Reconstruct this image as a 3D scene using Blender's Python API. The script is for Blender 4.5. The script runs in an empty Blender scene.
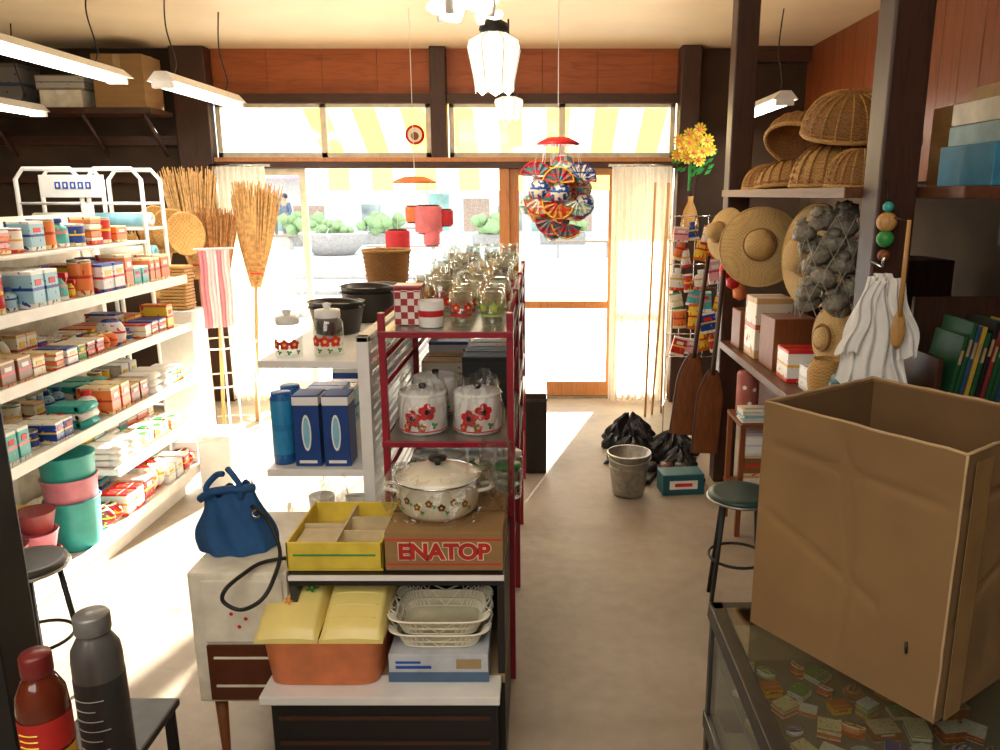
import bpy, bmesh, math, random
from mathutils import Vector, Matrix, Euler
R=random.Random(7)
pi=math.pi
C=bpy.context.scene
COL=C.collection
def hexc(h,m=1.0):
    h=h.lstrip('#'); c=[int(h[i:i+2],16)/255 for i in (0,2,4)]
    return tuple([min(1,m*(x/12.92 if x<=.04045 else ((x+.055)/1.055)**2.4)) for x in c])+(1,)
MC={}
def newmat(name):
    m=bpy.data.materials.new(name); m.use_nodes=True
    nt=m.node_tree; b=nt.nodes['Principled BSDF']
    return m,nt,b
def ramp(nt,fac,stops,const=False):
    n=nt.nodes.new('ShaderNodeValToRGB'); cr=n.color_ramp
    if const: cr.interpolation='CONSTANT'
    while len(cr.elements)<len(stops): cr.elements.new(0.5)
    for e,(p,c) in zip(cr.elements,stops): e.position=p; e.color=c
    nt.links.new(fac,n.inputs[0]); return n.outputs[0]
def coords(nt,kind='Object',scale=(1,1,1)):
    t=nt.nodes.new('ShaderNodeTexCoord'); mp=nt.nodes.new('ShaderNodeMapping')
    mp.inputs['Scale'].default_value=scale
    nt.links.new(t.outputs[kind],mp.inputs[0]); return mp.outputs[0]
def noise(nt,vec,scale,detail=3,dist=0):
    n=nt.nodes.new('ShaderNodeTexNoise'); n.inputs['Scale'].default_value=scale
    n.inputs['Detail'].default_value=detail; n.inputs['Distortion'].default_value=dist
    nt.links.new(vec,n.inputs['Vector']); return n.outputs[0]
def bumpn(nt,b,h,strength,dist=.01):
    n=nt.nodes.new('ShaderNodeBump'); n.inputs['Strength'].default_value=strength; n.inputs['Distance'].default_value=dist
    nt.links.new(h,n.inputs['Height']); nt.links.new(n.outputs[0],b.inputs['Normal'])
def mat(name,col,rough=.55,metal=0,var=.12,scale=14,emit=0,bump=0,coat=0,grain=None,bs=40):
    if name in MC: return MC[name]
    m,nt,b=newmat(name)
    v=coords(nt,'Object',grain or (1,1,1))
    f=noise(nt,v,scale)
    c=ramp(nt,f,[(.3,hexc(col,1-var*1.5)),(.7,hexc(col,1+var))])
    nt.links.new(c,b.inputs['Base Color'])
    b.inputs['Roughness'].default_value=rough; b.inputs['Metallic'].default_value=metal
    if coat: b.inputs['Coat Weight'].default_value=coat
    if emit:
        nt.links.new(c,b.inputs['Emission Color']); b.inputs['Emission Strength'].default_value=emit
    if bump: bumpn(nt,b,noise(nt,v,bs,4),bump)
    MC[name]=m; return m
def wood(name,c1,c2,axis=2,scale=6,rough=.45):
    if name in MC: return MC[name]
    m,nt,b=newmat(name)
    s=[9,9,9]; s[axis]=.8
    v=coords(nt,'Object',tuple(s))
    f=noise(nt,v,scale,6,1.2)
    c=ramp(nt,f,[(.25,hexc(c1)),(.55,hexc(c2)),(.75,hexc(c1,1.2))])
    nt.links.new(c,b.inputs['Base Color']); b.inputs['Roughness'].default_value=rough
    bumpn(nt,b,f,.15,.004); MC[name]=m; return m
def mixshader(name,kind,col,fac,rough=.05,bump=0,bs=25,edge=.55):
    if name in MC: return MC[name]
    m=bpy.data.materials.new(name); m.use_nodes=True; nt=m.node_tree
    nt.nodes.clear(); out=nt.nodes.new('ShaderNodeOutputMaterial'); mx=nt.nodes.new('ShaderNodeMixShader')
    v=coords(nt); f=noise(nt,v,bs)
    if kind=='glass':
        a=nt.nodes.new('ShaderNodeBsdfTransparent'); g=nt.nodes.new('ShaderNodeBsdfGlossy')
        a.inputs[0].default_value=hexc(col); g.inputs[1].default_value=rough; g.inputs[0].default_value=(1,1,1,1)
        lw=nt.nodes.new('ShaderNodeLayerWeight'); lw.inputs[0].default_value=.35
        ma=nt.nodes.new('ShaderNodeMath'); ma.operation='MULTIPLY_ADD'; ma.inputs[1].default_value=edge; ma.inputs[2].default_value=fac
        nt.links.new(lw.outputs['Facing'],ma.inputs[0]); nt.links.new(ma.outputs[0],mx.inputs[0])
        if bump:
            bn=nt.nodes.new('ShaderNodeBump'); bn.inputs['Strength'].default_value=bump; bn.inputs['Distance'].default_value=.02
            nt.links.new(f,bn.inputs['Height']); nt.links.new(bn.outputs[0],g.inputs['Normal'])
    else:
        a=nt.nodes.new('ShaderNodeBsdfDiffuse'); g=nt.nodes.new('ShaderNodeBsdfTranslucent')
        c=ramp(nt,f,[(.3,hexc(col,.9)),(.7,hexc(col))])
        nt.links.new(c,a.inputs[0]); nt.links.new(c,g.inputs[0]); mx.inputs[0].default_value=fac
    nt.links.new(a.outputs[0],mx.inputs[1]); nt.links.new(g.outputs[0],mx.inputs[2])
    nt.links.new(mx.outputs[0],out.inputs[0]); MC[name]=m; return m
def pack(name,c1,c2,c3,rough=.35,th=.63):
    if name in MC: return MC[name]
    m,nt,b=newmat(name)
    v=coords(nt,'Generated'); sp=nt.nodes.new('ShaderNodeSeparateXYZ'); nt.links.new(v,sp.inputs[0])
    c=ramp(nt,sp.outputs[2],[(0,hexc(c2)),(.14,hexc(c1)),(.48,hexc(c3)),(.56,hexc(c1)),(.9,hexc(c2))],True)
    f=noise(nt,v,5,2)
    gt=nt.nodes.new('ShaderNodeMath'); gt.operation='GREATER_THAN'; gt.inputs[1].default_value=th; nt.links.new(f,gt.inputs[0])
    mx=nt.nodes.new('ShaderNodeMix'); mx.data_type='RGBA'; nt.links.new(gt.outputs[0],mx.inputs[0]); nt.links.new(c,mx.inputs[6]); mx.inputs[7].default_value=hexc(c3)
    nt.links.new(mx.outputs[2],b.inputs['Base Color']); b.inputs['Roughness'].default_value=rough
    MC[name]=m; return m
def wicker(name,c1,c2,s=60):
    if name in MC: return MC[name]
    m,nt,b=newmat(name); v=coords(nt,'Object',(1,1,2.2))
    w=nt.nodes.new('ShaderNodeTexChecker'); w.inputs['Scale'].default_value=s; nt.links.new(v,w.inputs['Vector'])
    w.inputs['Color1'].default_value=hexc(c1); w.inputs['Color2'].default_value=hexc(c2)
    f=noise(nt,v,25)
    mx=nt.nodes.new('ShaderNodeMix'); mx.data_type='RGBA'; nt.links.new(f,mx.inputs[0]); nt.links.new(w.outputs[0],mx.inputs[6]); mx.inputs[7].default_value=hexc(c1)
    nt.links.new(mx.outputs[2],b.inputs['Base Color']); b.inputs['Roughness'].default_value=.7
    bumpn(nt,b,w.outputs[1],.6,.004); MC[name]=m; return m
def cr(pts,n=6):
    P=[Vector(p) for p in pts]; P=[P[0]]+P+[P[-1]]; out=[]
    for i in range(1,len(P)-2):
        for j in range(n):
            t=j/n; a,b,c,d=P[i-1],P[i],P[i+1],P[i+2]
            out.append(.5*((2*b)+(c-a)*t+(2*a-5*b+4*c-d)*t*t+(3*b-a-3*c+d)*t**3))
    out.append(P[-1]); return out
def sup(t,w,d,e=.4):
    a=2*pi*t; c,s=math.cos(a),math.sin(a)
    return (w*math.copysign(abs(c)**e,c),d*math.copysign(abs(s)**e,s))

class M:
    def __init__(s): s.V=[];s.F=[];s.I=[];s.S=[];s.m=[]
    def i(s,mt):
        if mt not in s.m: s.m.append(mt)
        return s.m.index(mt)
    def add(s,vs,fs,mt,X=None,sm=False):
        o=len(s.V); k=s.i(mt)
        for v in vs:
            v=Vector(v); s.V.append(X@v if X is not None else v)
        for f in fs: s.F.append([a+o for a in f]); s.I.append(k); s.S.append(sm)
        return s
    def box(s,c,d,mt,rot=(0,0,0),b=0):
        X=Matrix.Translation(c)@Euler(rot).to_matrix().to_4x4()
        if b<=0:
            x,y,z=d[0]/2,d[1]/2,d[2]/2
            vs=[(-x,-y,-z),(x,-y,-z),(x,y,-z),(-x,y,-z),(-x,-y,z),(x,-y,z),(x,y,z),(-x,y,z)]
            return s.add(vs,[(0,3,2,1),(4,5,6,7),(0,1,5,4),(1,2,6,5),(2,3,7,6),(3,0,4,7)],mt,X)
        bm=bmesh.new(); bmesh.ops.create_cube(bm,size=1)
        for v in bm.verts: v.co=Vector((v.co.x*d[0],v.co.y*d[1],v.co.z*d[2]))
        bmesh.ops.bevel(bm,geom=bm.edges[:],offset=min(b,min(d)*.45),segments=2,affect='EDGES',profile=.6)
        bm.verts.index_update()
        s.add([v.co.copy() for v in bm.verts],[[v.index for v in f.verts] for f in bm.faces],mt,X); bm.free(); return s
    def bx(s,x0,x1,y0,y1,z0,z1,mt,b=0):
        return s.box(((x0+x1)/2,(y0+y1)/2,(z0+z1)/2),(abs(x1-x0),abs(y1-y0),abs(z1-z0)),mt,b=b)
    def lathe(s,prof,mt,c=(0,0,0),n=24,rot=(0,0,0),sx=1,sy=1,sm=True,wob=0,wn=0):
        X=Matrix.Translation(c)@Euler(rot).to_matrix().to_4x4()
        vs=[];rings=[]
        for (r,z) in prof:
            if r<1e-5: rings.append([len(vs)]); vs.append((0,0,z)); continue
            ring=[]
            for j in range(n):
                a=2*pi*j/n; rr=r*(1+wob*math.cos(wn*a)) if wob else r
                ring.append(len(vs)); vs.append((rr*math.cos(a)*sx,rr*math.sin(a)*sy,z))
            rings.append(ring)
        fs=[]
        for A,B in zip(rings,rings[1:]):
            for j in range(n):
                k=(j+1)%n
                if len(A)==1 and len(B)==1: continue
                if len(A)==1: fs.append((A[0],B[k],B[j]))
                elif len(B)==1: fs.append((A[j],A[k],B[0]))
                else: fs.append((A[j],A[k],B[k],B[j]))
        return s.add(vs,fs,mt,X,sm)
    def loft(s,levels,mt,e=.35,N=64,cap=True,X=None):
        vs=[];fs=[]
        for (z,w,d) in levels: vs+=[(*sup(q/N,w,d,e),z) for q in range(N)]
        for l in range(len(levels)-1):
            for q in range(N): fs.append((l*N+q,l*N+(q+1)%N,(l+1)*N+(q+1)%N,(l+1)*N+q))
        if cap: fs.append(tuple(range(N)))
        return s.add(vs,fs,mt,X,True)
    def tube(s,pts,r,mt,n=8,closed=False,cap=True):
        pts=[Vector(p) for p in pts]; N=len(pts); vs=[];up=None
        for q in range(N):
            if closed: d=pts[(q+1)%N]-pts[q-1]
            elif q==0: d=pts[1]-pts[0]
            elif q==N-1: d=pts[-1]-pts[-2]
            else: d=pts[q+1]-pts[q-1]
            if d.length<1e-9: d=Vector((0,0,1))
            d.normalize()
            if up is None: up=Vector((0,0,1)) if abs(d.z)<.9 else Vector((1,0,0))
            a=d.cross(up)
            if a.length<1e-4: a=d.cross(Vector((0,1,0.3)))
            a.normalize(); b=a.cross(d); up=b
            rr=r[q] if isinstance(r,(list,tuple)) else r
            for j in range(n):
                t=2*pi*j/n; vs.append(pts[q]+a*(rr*math.cos(t))+b*(rr*math.sin(t)))
        fs=[]
        for q in range(N if closed else N-1):
            for j in range(n):
                k=(j+1)%n; q2=(q+1)%N
                fs.append((q*n+j,q*n+k,q2*n+k,q2*n+j))
        if cap and not closed: fs.append(tuple(range(n-1,-1,-1))); fs.append(tuple((N-1)*n+j for j in range(n)))
        return s.add(vs,fs,mt,None,n>4)
    def grid(s,fn,nu,nv,mt,sm=True):
        vs=[fn(u/nu,v/nv) for v in range(nv+1) for u in range(nu+1)]
        fs=[(v*(nu+1)+u,v*(nu+1)+u+1,(v+1)*(nu+1)+u+1,(v+1)*(nu+1)+u) for v in range(nv) for u in range(nu)]
        return s.add(vs,fs,mt,None,sm)
    def ring(s,r,t,mt,c=(0,0,0),n=24,m=6,sx=1,sy=1,rot=(0,0,0)):
        X=Matrix.Translation(c)@Euler(rot).to_matrix().to_4x4()
        return s.tube([X@Vector((r*sx*math.cos(2*pi*j/n),r*sy*math.sin(2*pi*j/n),0)) for j in range(n)],t,mt,m,True)
    def flower(s,r,a0,z,size,mp,mc,n=5):
        def pt(u,v): 
            a=a0+u/r; return ((r+.0012)*math.cos(a),(r+.0012)*math.sin(a),z+v)
        for q in range(n):
            t=2*pi*q/n+.3; cu,cv=size*.55*math.cos(t),size*.55*math.sin(t)
            vs=[pt(cu+size*.42*math.cos(w*pi/4),cv+size*.42*math.sin(w*pi/4)) for w in range(8)]
            s.add(vs,[tuple(range(8))],mp)
        vs=[((r+.002)*math.cos(a0+size*.3*math.cos(w*pi/4)/r),(r+.002)*math.sin(a0+size*.3*math.cos(w*pi/4)/r),z+size*.3*math.sin(w*pi/4)) for w in range(8)]
        s.add(vs,[tuple(range(8))],mc); return s
    def mesh(s,name):
        me=bpy.data.meshes.new(name); me.from_pydata([tuple(v) for v in s.V],[],s.F)
        for mt in s.m: me.materials.append(mt)
        me.polygons.foreach_set('material_index',s.I); me.polygons.foreach_set('use_smooth',s.S)
        bm=bmesh.new(); bm.from_mesh(me); bmesh.ops.recalc_face_normals(bm,faces=bm.faces[:]); bm.to_mesh(me); bm.free()
        me.update(); return me
    def obj(s,name,parent=None,loc=(0,0,0),rot=(0,0,0)):
        return mk(name,s.mesh(name),parent,loc,rot)
def mk(name,me,parent=None,loc=(0,0,0),rot=(0,0,0)):
    o=bpy.data.objects.new(name,me); COL.objects.link(o); o.location=loc; o.rotation_euler=rot
    if parent is not None: o.parent=parent
    return o
def tag(o,label,cat,group=None):
    o['label']=label; o['category']=cat
    if group: o['group']=group
    return o
def T(name,label,cat,loc=(0,0,0),rot=(0,0,0),group=None):
    o=bpy.data.objects.new(name,None); o.empty_display_size=.05; COL.objects.link(o); o.location=loc; o.rotation_euler=rot
    return tag(o,label,cat,group)
def ST(m,name,loc=(0,0,0)):
    o=m.obj(name,None,loc); o['kind']='structure'; return o
def text(body,parent,mt,size,loc,rot,name='lettering',xs=1,bold=0):
    cu=bpy.data.curves.new(name,'FONT'); cu.body=body; cu.size=size; cu.extrude=.0004; cu.align_x='CENTER'; cu.align_y='CENTER'; cu.offset=bold
    t=bpy.data.objects.new('tmp',cu); COL.objects.link(t)
    bpy.context.view_layer.update()
    dg=bpy.context.evaluated_depsgraph_get()
    me=bpy.data.meshes.new_from_object(t.evaluated_get(dg)); bpy.data.objects.remove(t)
    me.materials.clear(); me.materials.append(mt)
    o=mk(name,me,parent,loc,rot); o.scale=(xs,1,1); return o

# ---------------- materials ----------------
DK=wood('dark_timber','#2a1811','#45291b',2); DKX=wood('dark_timber_x','#2a1811','#4a2c1c',0); DKY=wood('dark_timber_y','#2a1811','#45291b',1)
OW=wood('orange_panel','#85401d','#a85a2a',0,3); OWV=wood('orange_panel_v','#6c3218','#8c4820',2,3)
TW=wood('tan_wood','#b07b44','#d3a463',2); BWD=wood('brown_wood','#6b3b1d','#8d5229',2); BWY=wood('brown_wood_y','#503020','#6d4228',1)
DFR=wood('door_wood','#a8683a','#c68850',2)
CREAM=mat('cream_paint','#e8e1cc',.5); WH=mat('white_enamel','#f0eee9',.35,var=.04); WP=mat('white_plastic','#f2f1ec',.4,var=.04)
BLK=mat('black_paint','#1b1918',.5); CHR=mat('chrome','#c9c9c9',.2,1,.05); STL=mat('brushed_steel','#b3b1ab',.35,1,.1)
RED2=mat('bright_red','#d8262b',.4); MAG=mat('red_frame','#951a2e',.35)
TEAL=mat('teal_plastic','#35b3ac',.35); PINK=mat('pink_plastic','#e58fa0',.4); GRN=mat('green_plastic','#3a9a4c',.45)
BLU=mat('blue_print','#1f4fa8',.4); LBL=mat('light_blue','#8cc9de',.45); YEL=mat('yellow_plastic','#f0cf3c',.4); ORG=mat('orange_plastic','#ee8a50',.4)
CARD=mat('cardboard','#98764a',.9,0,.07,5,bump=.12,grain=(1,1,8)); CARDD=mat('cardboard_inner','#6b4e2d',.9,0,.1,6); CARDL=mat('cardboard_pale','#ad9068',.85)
GLASS=mixshader('window_glass','glass','#fbfdfc',.02); JAR=mixshader('jar_glass','glass','#f6faf8',.08,edge=.4); FILM=mixshader('clear_film','glass','#f8f8f6',.07,.2,.9,30,.5)
DENIM=mat('denim_blue','#1d5185',.75,bump=.3,bs=90); BROWN=mat('brown_plastic','#5a2c16',.3); 
WK=wicker('wicker_tan','#c99c58','#8e642f',70); WKD=wicker('wicker_dark','#a5733b','#5f3d1c',80); STRAW=wicker('straw_weave','#cfae72','#a5834a',110)
GREYB=mat('grey_wrapped','#8f8878',.5,coat=.2,var=.3,scale=40,bump=.8,bs=70); CLOTH=mat('white_cotton','#f3f1ec',.85,var=.03,bump=.15); CURT=mixshader('curtain_sheer','cloth','#f6efdf',.55)
AWY=mixshader('awning_yellow','cloth','#f4c24e',.6); AWW=mixshader('awning_white','cloth','#f6efdc',.6)
TUBE=mat('lit_tube','#fff6e6',.5,emit=9,var=.01); SHADE=mat('lit_opal_glass','#fff4de',.3,emit=1.1,var=.02)
SILV=mat('galvanised','#b3b2ac',.38,.9,.2,30); DGREY=mat('dark_grey_metal','#4b4a48',.45,.5,.15)
DARKC=wood('dark_box_wood','#2e1b12','#46291a',2)

# ---------------- structure ----------------
m,nt,b=newmat('floor_concrete')
v=coords(nt); f=noise(nt,v,1.1,9,.7); f2=noise(nt,v,14,6)
mm=nt.nodes.new('ShaderNodeMath'); mm.operation='MULTIPLY_ADD'; mm.inputs[1].default_value=.3; nt.links.new(f2,mm.inputs[0]); nt.links.new(f,mm.inputs[2])
c=ramp(nt,mm.outputs[0],[(.35,hexc('#8d8070')),(.6,hexc('#a39685')),(.75,hexc('#b0a392')),(.95,hexc('#948674'))])
nt.links.new(c,b.inputs['Base Color']); b.inputs['Roughness'].default_value=.55; bumpn(nt,b,f2,.3,.01)
FLO=m
ST(M().bx(-4.4,2.2,-1.9,6.42,-.1,0,FLO),'floor')
CEI=mat('ceiling_board','#efd9b4',.5,0,.03,3); 
ST(M().bx(-4.4,2.2,-1.9,6.42,2.73,2.83,CEI),'ceiling')
WD=mat('wall_dark','#42301f',.8,0,.2,5); WL=mat('wall_plaster','#cfc2a8',.8)
m=M(); 
y0,y1=6.3,6.42
m.bx(-4.3,-2.76,y0,y1,0,2.73,WD)
m.bx(1.2,2.05,y0,y1,0,2.73,WD)
m.bx(-2.76,1.2,y0+.03,y1,2.38,2.73,WD)
x=-2.5
while x<1.02:
    w=.42
    m.bx(x,min(x+w-.003,1.05),y0+.01,y0+.03,2.40,2.73,OW); x+=w
ST(m,'wall_north')
ST(M().bx(-4.4,-4.3,-1.9,6.3,0,2.73,WD),'wall_west')
m=M(); m.bx(2.05,2.15,-1.9,6.3,0,2.73,WD)
y=-1.8
while y<6.2:
    m.bx(2.03,2.05,y,y+.19,1.72,2.73,OWV); y+=.194
ST(m,'wall_east')
ST(M().bx(-4.3,2.05,-1.9,-1.8,0,2.73,WL),'wall_south')
ST(M().bx(-2.76,-2.5,6.18,6.3,0,2.73,DK,.01),'trim_1'); ST(M().bx(-.83,-.71,6.2,6.34,1.93,2.73,DK,.008),'trim_2')
ST(M().bx(1.05,1.2,6.15,6.3,0,2.73,DK,.01),'trim_3')
ST(M().bx(-2.5,-.83,6.24,6.36,2.33,2.40,DKX,.005).bx(-.71,1.05,6.24,6.36,2.33,2.40,DKX,.005),'trim_4')
ST(M().bx(-2.5,1.05,6.22,6.36,1.85,1.925,DKX,.005).bx(-2.5,1.05,6.2,6.22,1.90,1.93,DFR),'trim_5')
ST(M().bx(1.02,1.14,4.34,4.46,0,2.73,DK,.008),'trim_6'); ST(M().bx(1.03,1.15,2.44,2.56,0,2.73,DK,.008),'trim_7')
ST(M().bx(-1.235,-1.115,1.44,1.56,0,2.73,BLK,.006),'trim_8')
ST(M().bx(-4.3,-2.76,6.22,6.3,2.02,2.09,DKX).bx(-4.3,-2.76,6.22,6.3,1.74,1.79,DKX),'trim_9')
ST(M().bx(1.6,2.03,6.2,6.3,2.62,2.73,DKX),'trim_10')
def transom(n,x0,x1):
    m=M(); a,b_=1.93,2.33
    for (p,q,r,s) in [(x0,x1,a,a+.04),(x0,x1,b_-.03,b_),(x0,x0+.04,a,b_),(x1-.04,x1,a,b_),((x0+x1)/2-.025,(x0+x1)/2+.025,a,b_)]:
        m.bx(p,q,6.27,6.32,r,s,CREAM,.003)
    m.bx(x0+.04,x1-.04,6.292,6.296,a+.04,b_-.03,GLASS); ST(m,n)
transom('window_1',-2.49,-.84); transom('window_2',-.70,1.04)
def sash(n,x0,x1,yy,mt,mid=.78,st=.05):
    m=M()
    m.bx(x0,x0+st,yy,yy+.035,0.02,1.85,mt,.004); m.bx(x1-st,x1,yy,yy+.035,0.02,1.85,mt,.004)
    m.bx(x0+st,x1-st,yy,yy+.035,.02,.14,mt,.004); m.bx(x0+st,x1-st,yy,yy+.035,1.80,1.85,mt,.004)
    if mid: m.bx(x0+st,x1-st,yy,yy+.035,mid-.03,mid+.03,mt,.004)
    m.bx(x0+st,x1-st,yy+.015,yy+.019,.14,1.8,GLASS)
    ST(m,n)
sash('door_1',-.24,.62,6.3,DFR,st=.075); sash('window_3',.63,1.05,6.34,DFR)
sash('window_5',-2.5,-1.85,6.34,CREAM,0)
ST(M().bx(-.32,-.24,6.26,6.36,0,1.85,DFR,.004).bx(-2.5,1.05,6.28,6.4,0,.02,STL),'trim_11')

# ---------------- exterior ----------------
GR=mat('street_paving','#d6d6d4',.9,0,.05,2,bump=.1)
ST(M().bx(-40,40,6.42,70,-.12,-.05,GR),'ground')
xs=-2.15
k=0
o=T('shop_awning','yellow and white striped fabric awning over the shop front','awning',(0,6.5,2.45))
m=M()
while xs<1.5:
    mt=AWY if k%2 else AWW
    m.add([(xs,0,0),(xs+.2,0,0),(xs+.2,.9,-.5),(xs,.9,-.5)],[(0,1,2,3)],mt)
    m.add([(xs,.9,-.5),(xs+.2,.9,-.5),(xs+.2,.905,-.76),(xs,.905,-.76)],[(0,1,2,3)],mt)
    xs+=.2;k+=1
m.obj('awning_fabric',o)
m=M().tube([(-2.15,.9,-.5),(xs,.9,-.5)],.012,STL); m.tube([(-2.15,0,0),(-2.15,.9,-.5)],.01,STL); m.tube([(xs,0,0),(xs,.9,-.5)],.01,STL); m.tube([(-2.15,-.08,0),(xs,-.08,0)],.015,STL)
m.obj('awning_frame',o)
TEALW=mat('teal_facade','#9cc0b4',.7,var=.35,scale=1.5); DKG=mat('grey_shopfront','#a5aca6',.6,var=.35,scale=1.5); BROWNP=mat('pale_brown_front','#b99d88',.7,var=.2)
PW=mat('pale_facade','#dddcd4',.8)
o=T('building','pale shopfront across the street with light teal windows','building',(0,34,-.05))
M().bx(-28,24,0,4,0,4.6,PW).obj('wall_body',o)
m=M()
for i in range(34):
    w_=R.uniform(.7,1.3); hh=R.uniform(1.2,2.1)
    m.bx(-25+i*1.45,-25+i*1.45+w_,-.06,.02,.2,hh,[DKG,TEALW,BROWNP,PW,DKG,PW,TEALW,BROWNP][i%8])
m.obj('shop_window',o)
m=M()
for i in range(12): m.add([(-25.4+i*4,-.05,2.9),(-21.6+i*4,-.05,2.9),(-21.6+i*4,-1.4,2.35),(-25.4+i*4,-1.4,2.35)],[(0,1,2,3)],TEALW if i%3 else PINK)
m.obj('canopy',o)
LSTONE=mat('grey_stone','#a39c94',.9,bump=.3)
o=T('street_planter','large round grey stone planter standing on the paving','planter',(-6.0,23,-.05))
M().lathe([(0,0),(.55,0),(.8,.25),(1.0,.6),(.95,.66),(.8,.6),(0,.55)],LSTONE).obj('planter_bowl',o)
BUSH=mat('hedge_green','#8fa874',.9,bump=.6,bs=20)
def shrub(o,rx,z,n,s):
    m=M()
    for i in range(n):
        a=R.random()*6.28; r=R.random()*rx
        m.lathe([(0,-.14*s),(.12*s,-.06*s),(.13*s,.03*s),(0,.14*s)],BUSH,(r*math.cos(a),r*math.sin(a)*.6,z+R.random()*.3*s),7,rot=(R.random(),R.random(),0))
    m.obj('shrub',o)
shrub(o,.6,.62,26,1)
for i,xx in enumerate((-8,-5.6,-1.5,.8,3.2)):
    o=T('street_bush','low pale green bush in a stone trough across the street','bush',(xx,27+i%2,-.05),group='bushes across the street')
    M().box((0,0,.2),(1.6,.5,.4),LSTONE,b=.03).obj('trough',o); shrub(o,.75,.5,30,1.6)
PB=mat('bench_wood','#8f7762',.7)
for i,(bx_,by_) in enumerate([(-3.4,20),(-8.6,25),(1.2,22),(-5,31)]):
    o=T('street_bench','low weathered wooden bench standing on the bright paving','bench',(bx_,by_,-.05),group='benches in the street')
    m=M()
    for j in range(4): m.box((0,-.2+j*.13,.44),(1.9,.1,.04),PB,b=.01)
    m.obj('seat',o)
    for sx in(-.7,.7):
        m=M().box((sx,0,.21),(.07,.42,.42),LSTONE,b=.01); m.obj('leg',o)
for i in range(3):
    tag(M().bx(-3.2,3.2,-.5,.5,0,.08,LSTONE,.02).bx(-3.1,3.1,-.4,.4,.08,.1,GR).obj('paving_step',None,(-6.5+i*.8,11.5+i*2.6,-.05)),'low long stone step in the street paving','step','stone steps in the street')
SKIN=mat('skin','#c9906c',.6); HAIR=mat('hair_black','#2d2622',.7); NVJ=mat('navy_jacket','#5a6a80',.8); GJ=mat('grey_jacket','#6c6864',.8)
def person(loc,rz,jc,tc,label):
    o=T('person',label,'person',loc,(0,0,rz))
    def skin(name,pts,edges,rad,mt):
        me=bpy.data.meshes.new(name); me.from_pydata(pts,edges,[]); me.materials.append(mt)
        ob=mk(name,me,o); ms=ob.modifiers.new('s','SKIN'); 
        for i_,r in enumerate(rad): me.skin_vertices[0].data[i_].radius=(r,r) if not isinstance(r,tuple) else r
        me.skin_vertices[0].data[0].use_root=True
        sb=ob.modifiers.new('b','SUBSURF'); sb.levels=1; sb.render_levels=1
        return ob
    pts=[(0,0,.92),(0,0,1.15),(0,0,1.38),(0,0,1.46),(0,-.01,1.55),(0,-.02,1.66),(-.19,0,1.38),(-.25,.03,1.1),(-.24,-.08,.86),(.19,0,1.38),(.25,.03,1.1),(.24,-.1,.86),(-.1,0,.86),(-.11,-.03,.48),(-.12,.02,.08),(-.13,-.12,.04),(.1,0,.86),(.12,.06,.48),(.13,.14,.09),(.14,.02,.04)]
    ed=[(0,1),(1,2),(2,3),(3,4),(4,5),(2,6),(6,7),(7,8),(2,9),(9,10),(10,11),(0,12),(12,13),(13,14),(14,15),(0,16),(16,17),(17,18),(18,19)]
    rad=[(.16,.11),(.14,.1),(.15,.1),.055,.085,.08,.055,.042,.034,.055,.042,.034,.085,.06,.042,.035,.085,.06,.042,.035]
    skin('body',pts,ed,rad,SKIN)
    skin('jacket',[(0,0,.86),(0,0,1.15),(0,0,1.39),(-.19,0,1.38),(-.25,.03,1.1),(-.24,-.07,.9),(.19,0,1.38),(.25,.03,1.1),(.24,-.09,.9)],[(0,1),(1,2),(2,3),(3,4),(4,5),(2,6),(6,7),(7,8)],[(.19,.14),(.17,.13),(.17,.12),.07,.058,.05,.07,.058,.05],jc)
    skin('trousers',[(0,0,.93),(-.1,0,.84),(-.11,-.03,.48),(-.12,.02,.12),(.1,0,.84),(.12,.06,.48),(.13,.14,.13)],[(0,1),(1,2),(2,3),(0,4),(4,5),(5,6)],[(.17,.125),.1,.075,.058,.1,.075,.058],tc)
    M().lathe([(0,.14),(.06,.12),(.1,.06),(.108,0),(.09,-.06)],HAIR,(0,.015,1.63),12).obj('hair',o)
person((-10.6,31.5,-.05),.4,GJ,GJ,'person in a dark grey jacket walking along the street')
person((-9.9,31,-.05),-.5,NVJ,GJ,'person in a blue jacket walking along the street')

# ---------------- fluorescent fixtures ----------------
def fixture(x,ya,yb,z,lab,w=.075):
    L=yb-ya; o=T('fluorescent_lamp',lab,'lamp',(x,(ya+yb)/2,z))
    M().add([(-w,-L/2,0),(w,-L/2,0),(w,L/2,0),(-w,L/2,0),(-.03,-L/2,.05),(.03,-L/2,.05),(.03,L/2,.05),(-.03,L/2,.05)],[(0,1,5,4),(2,3,7,6),(1,2,6,5),(3,0,4,7),(4,5,6,7)],WH).obj('reflector',o)
    for sx in(-.035,.035): M().tube([(sx,-L/2+.04,-.012),(sx,L/2-.04,-.012)],.014,TUBE,10).obj('tube',o)
    for sy in (-1,1): M().box((0,sy*(L/2-.02),-.012),(.11,.03,.04),WP,b=.005).obj('socket',o)
    for sy in(-1,1): M().tube(cr([(0,sy*L*.35,.05),(.02,sy*L*.35,.12),(-.015,sy*L*.35,.3),(0,sy*L*.35,2.73-z)]),.004,BLK,6).obj('cord',o)
fixture(-2.42,3.2,4.75,2.3,'lit white twin-tube fluorescent lamp hanging on cords over shelves',.09)
fixture(-1.95,4.25,5.25,2.22,'lit white fluorescent lamp hanging on cords near the window')
fixture(-3.42,4.4,5.6,2.2,'lit white fluorescent lamp hanging over the far corner')
fixture(1.45,4.85,5.9,2.2,'lit white fluorescent lamp hanging beside the straw baskets')
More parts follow.
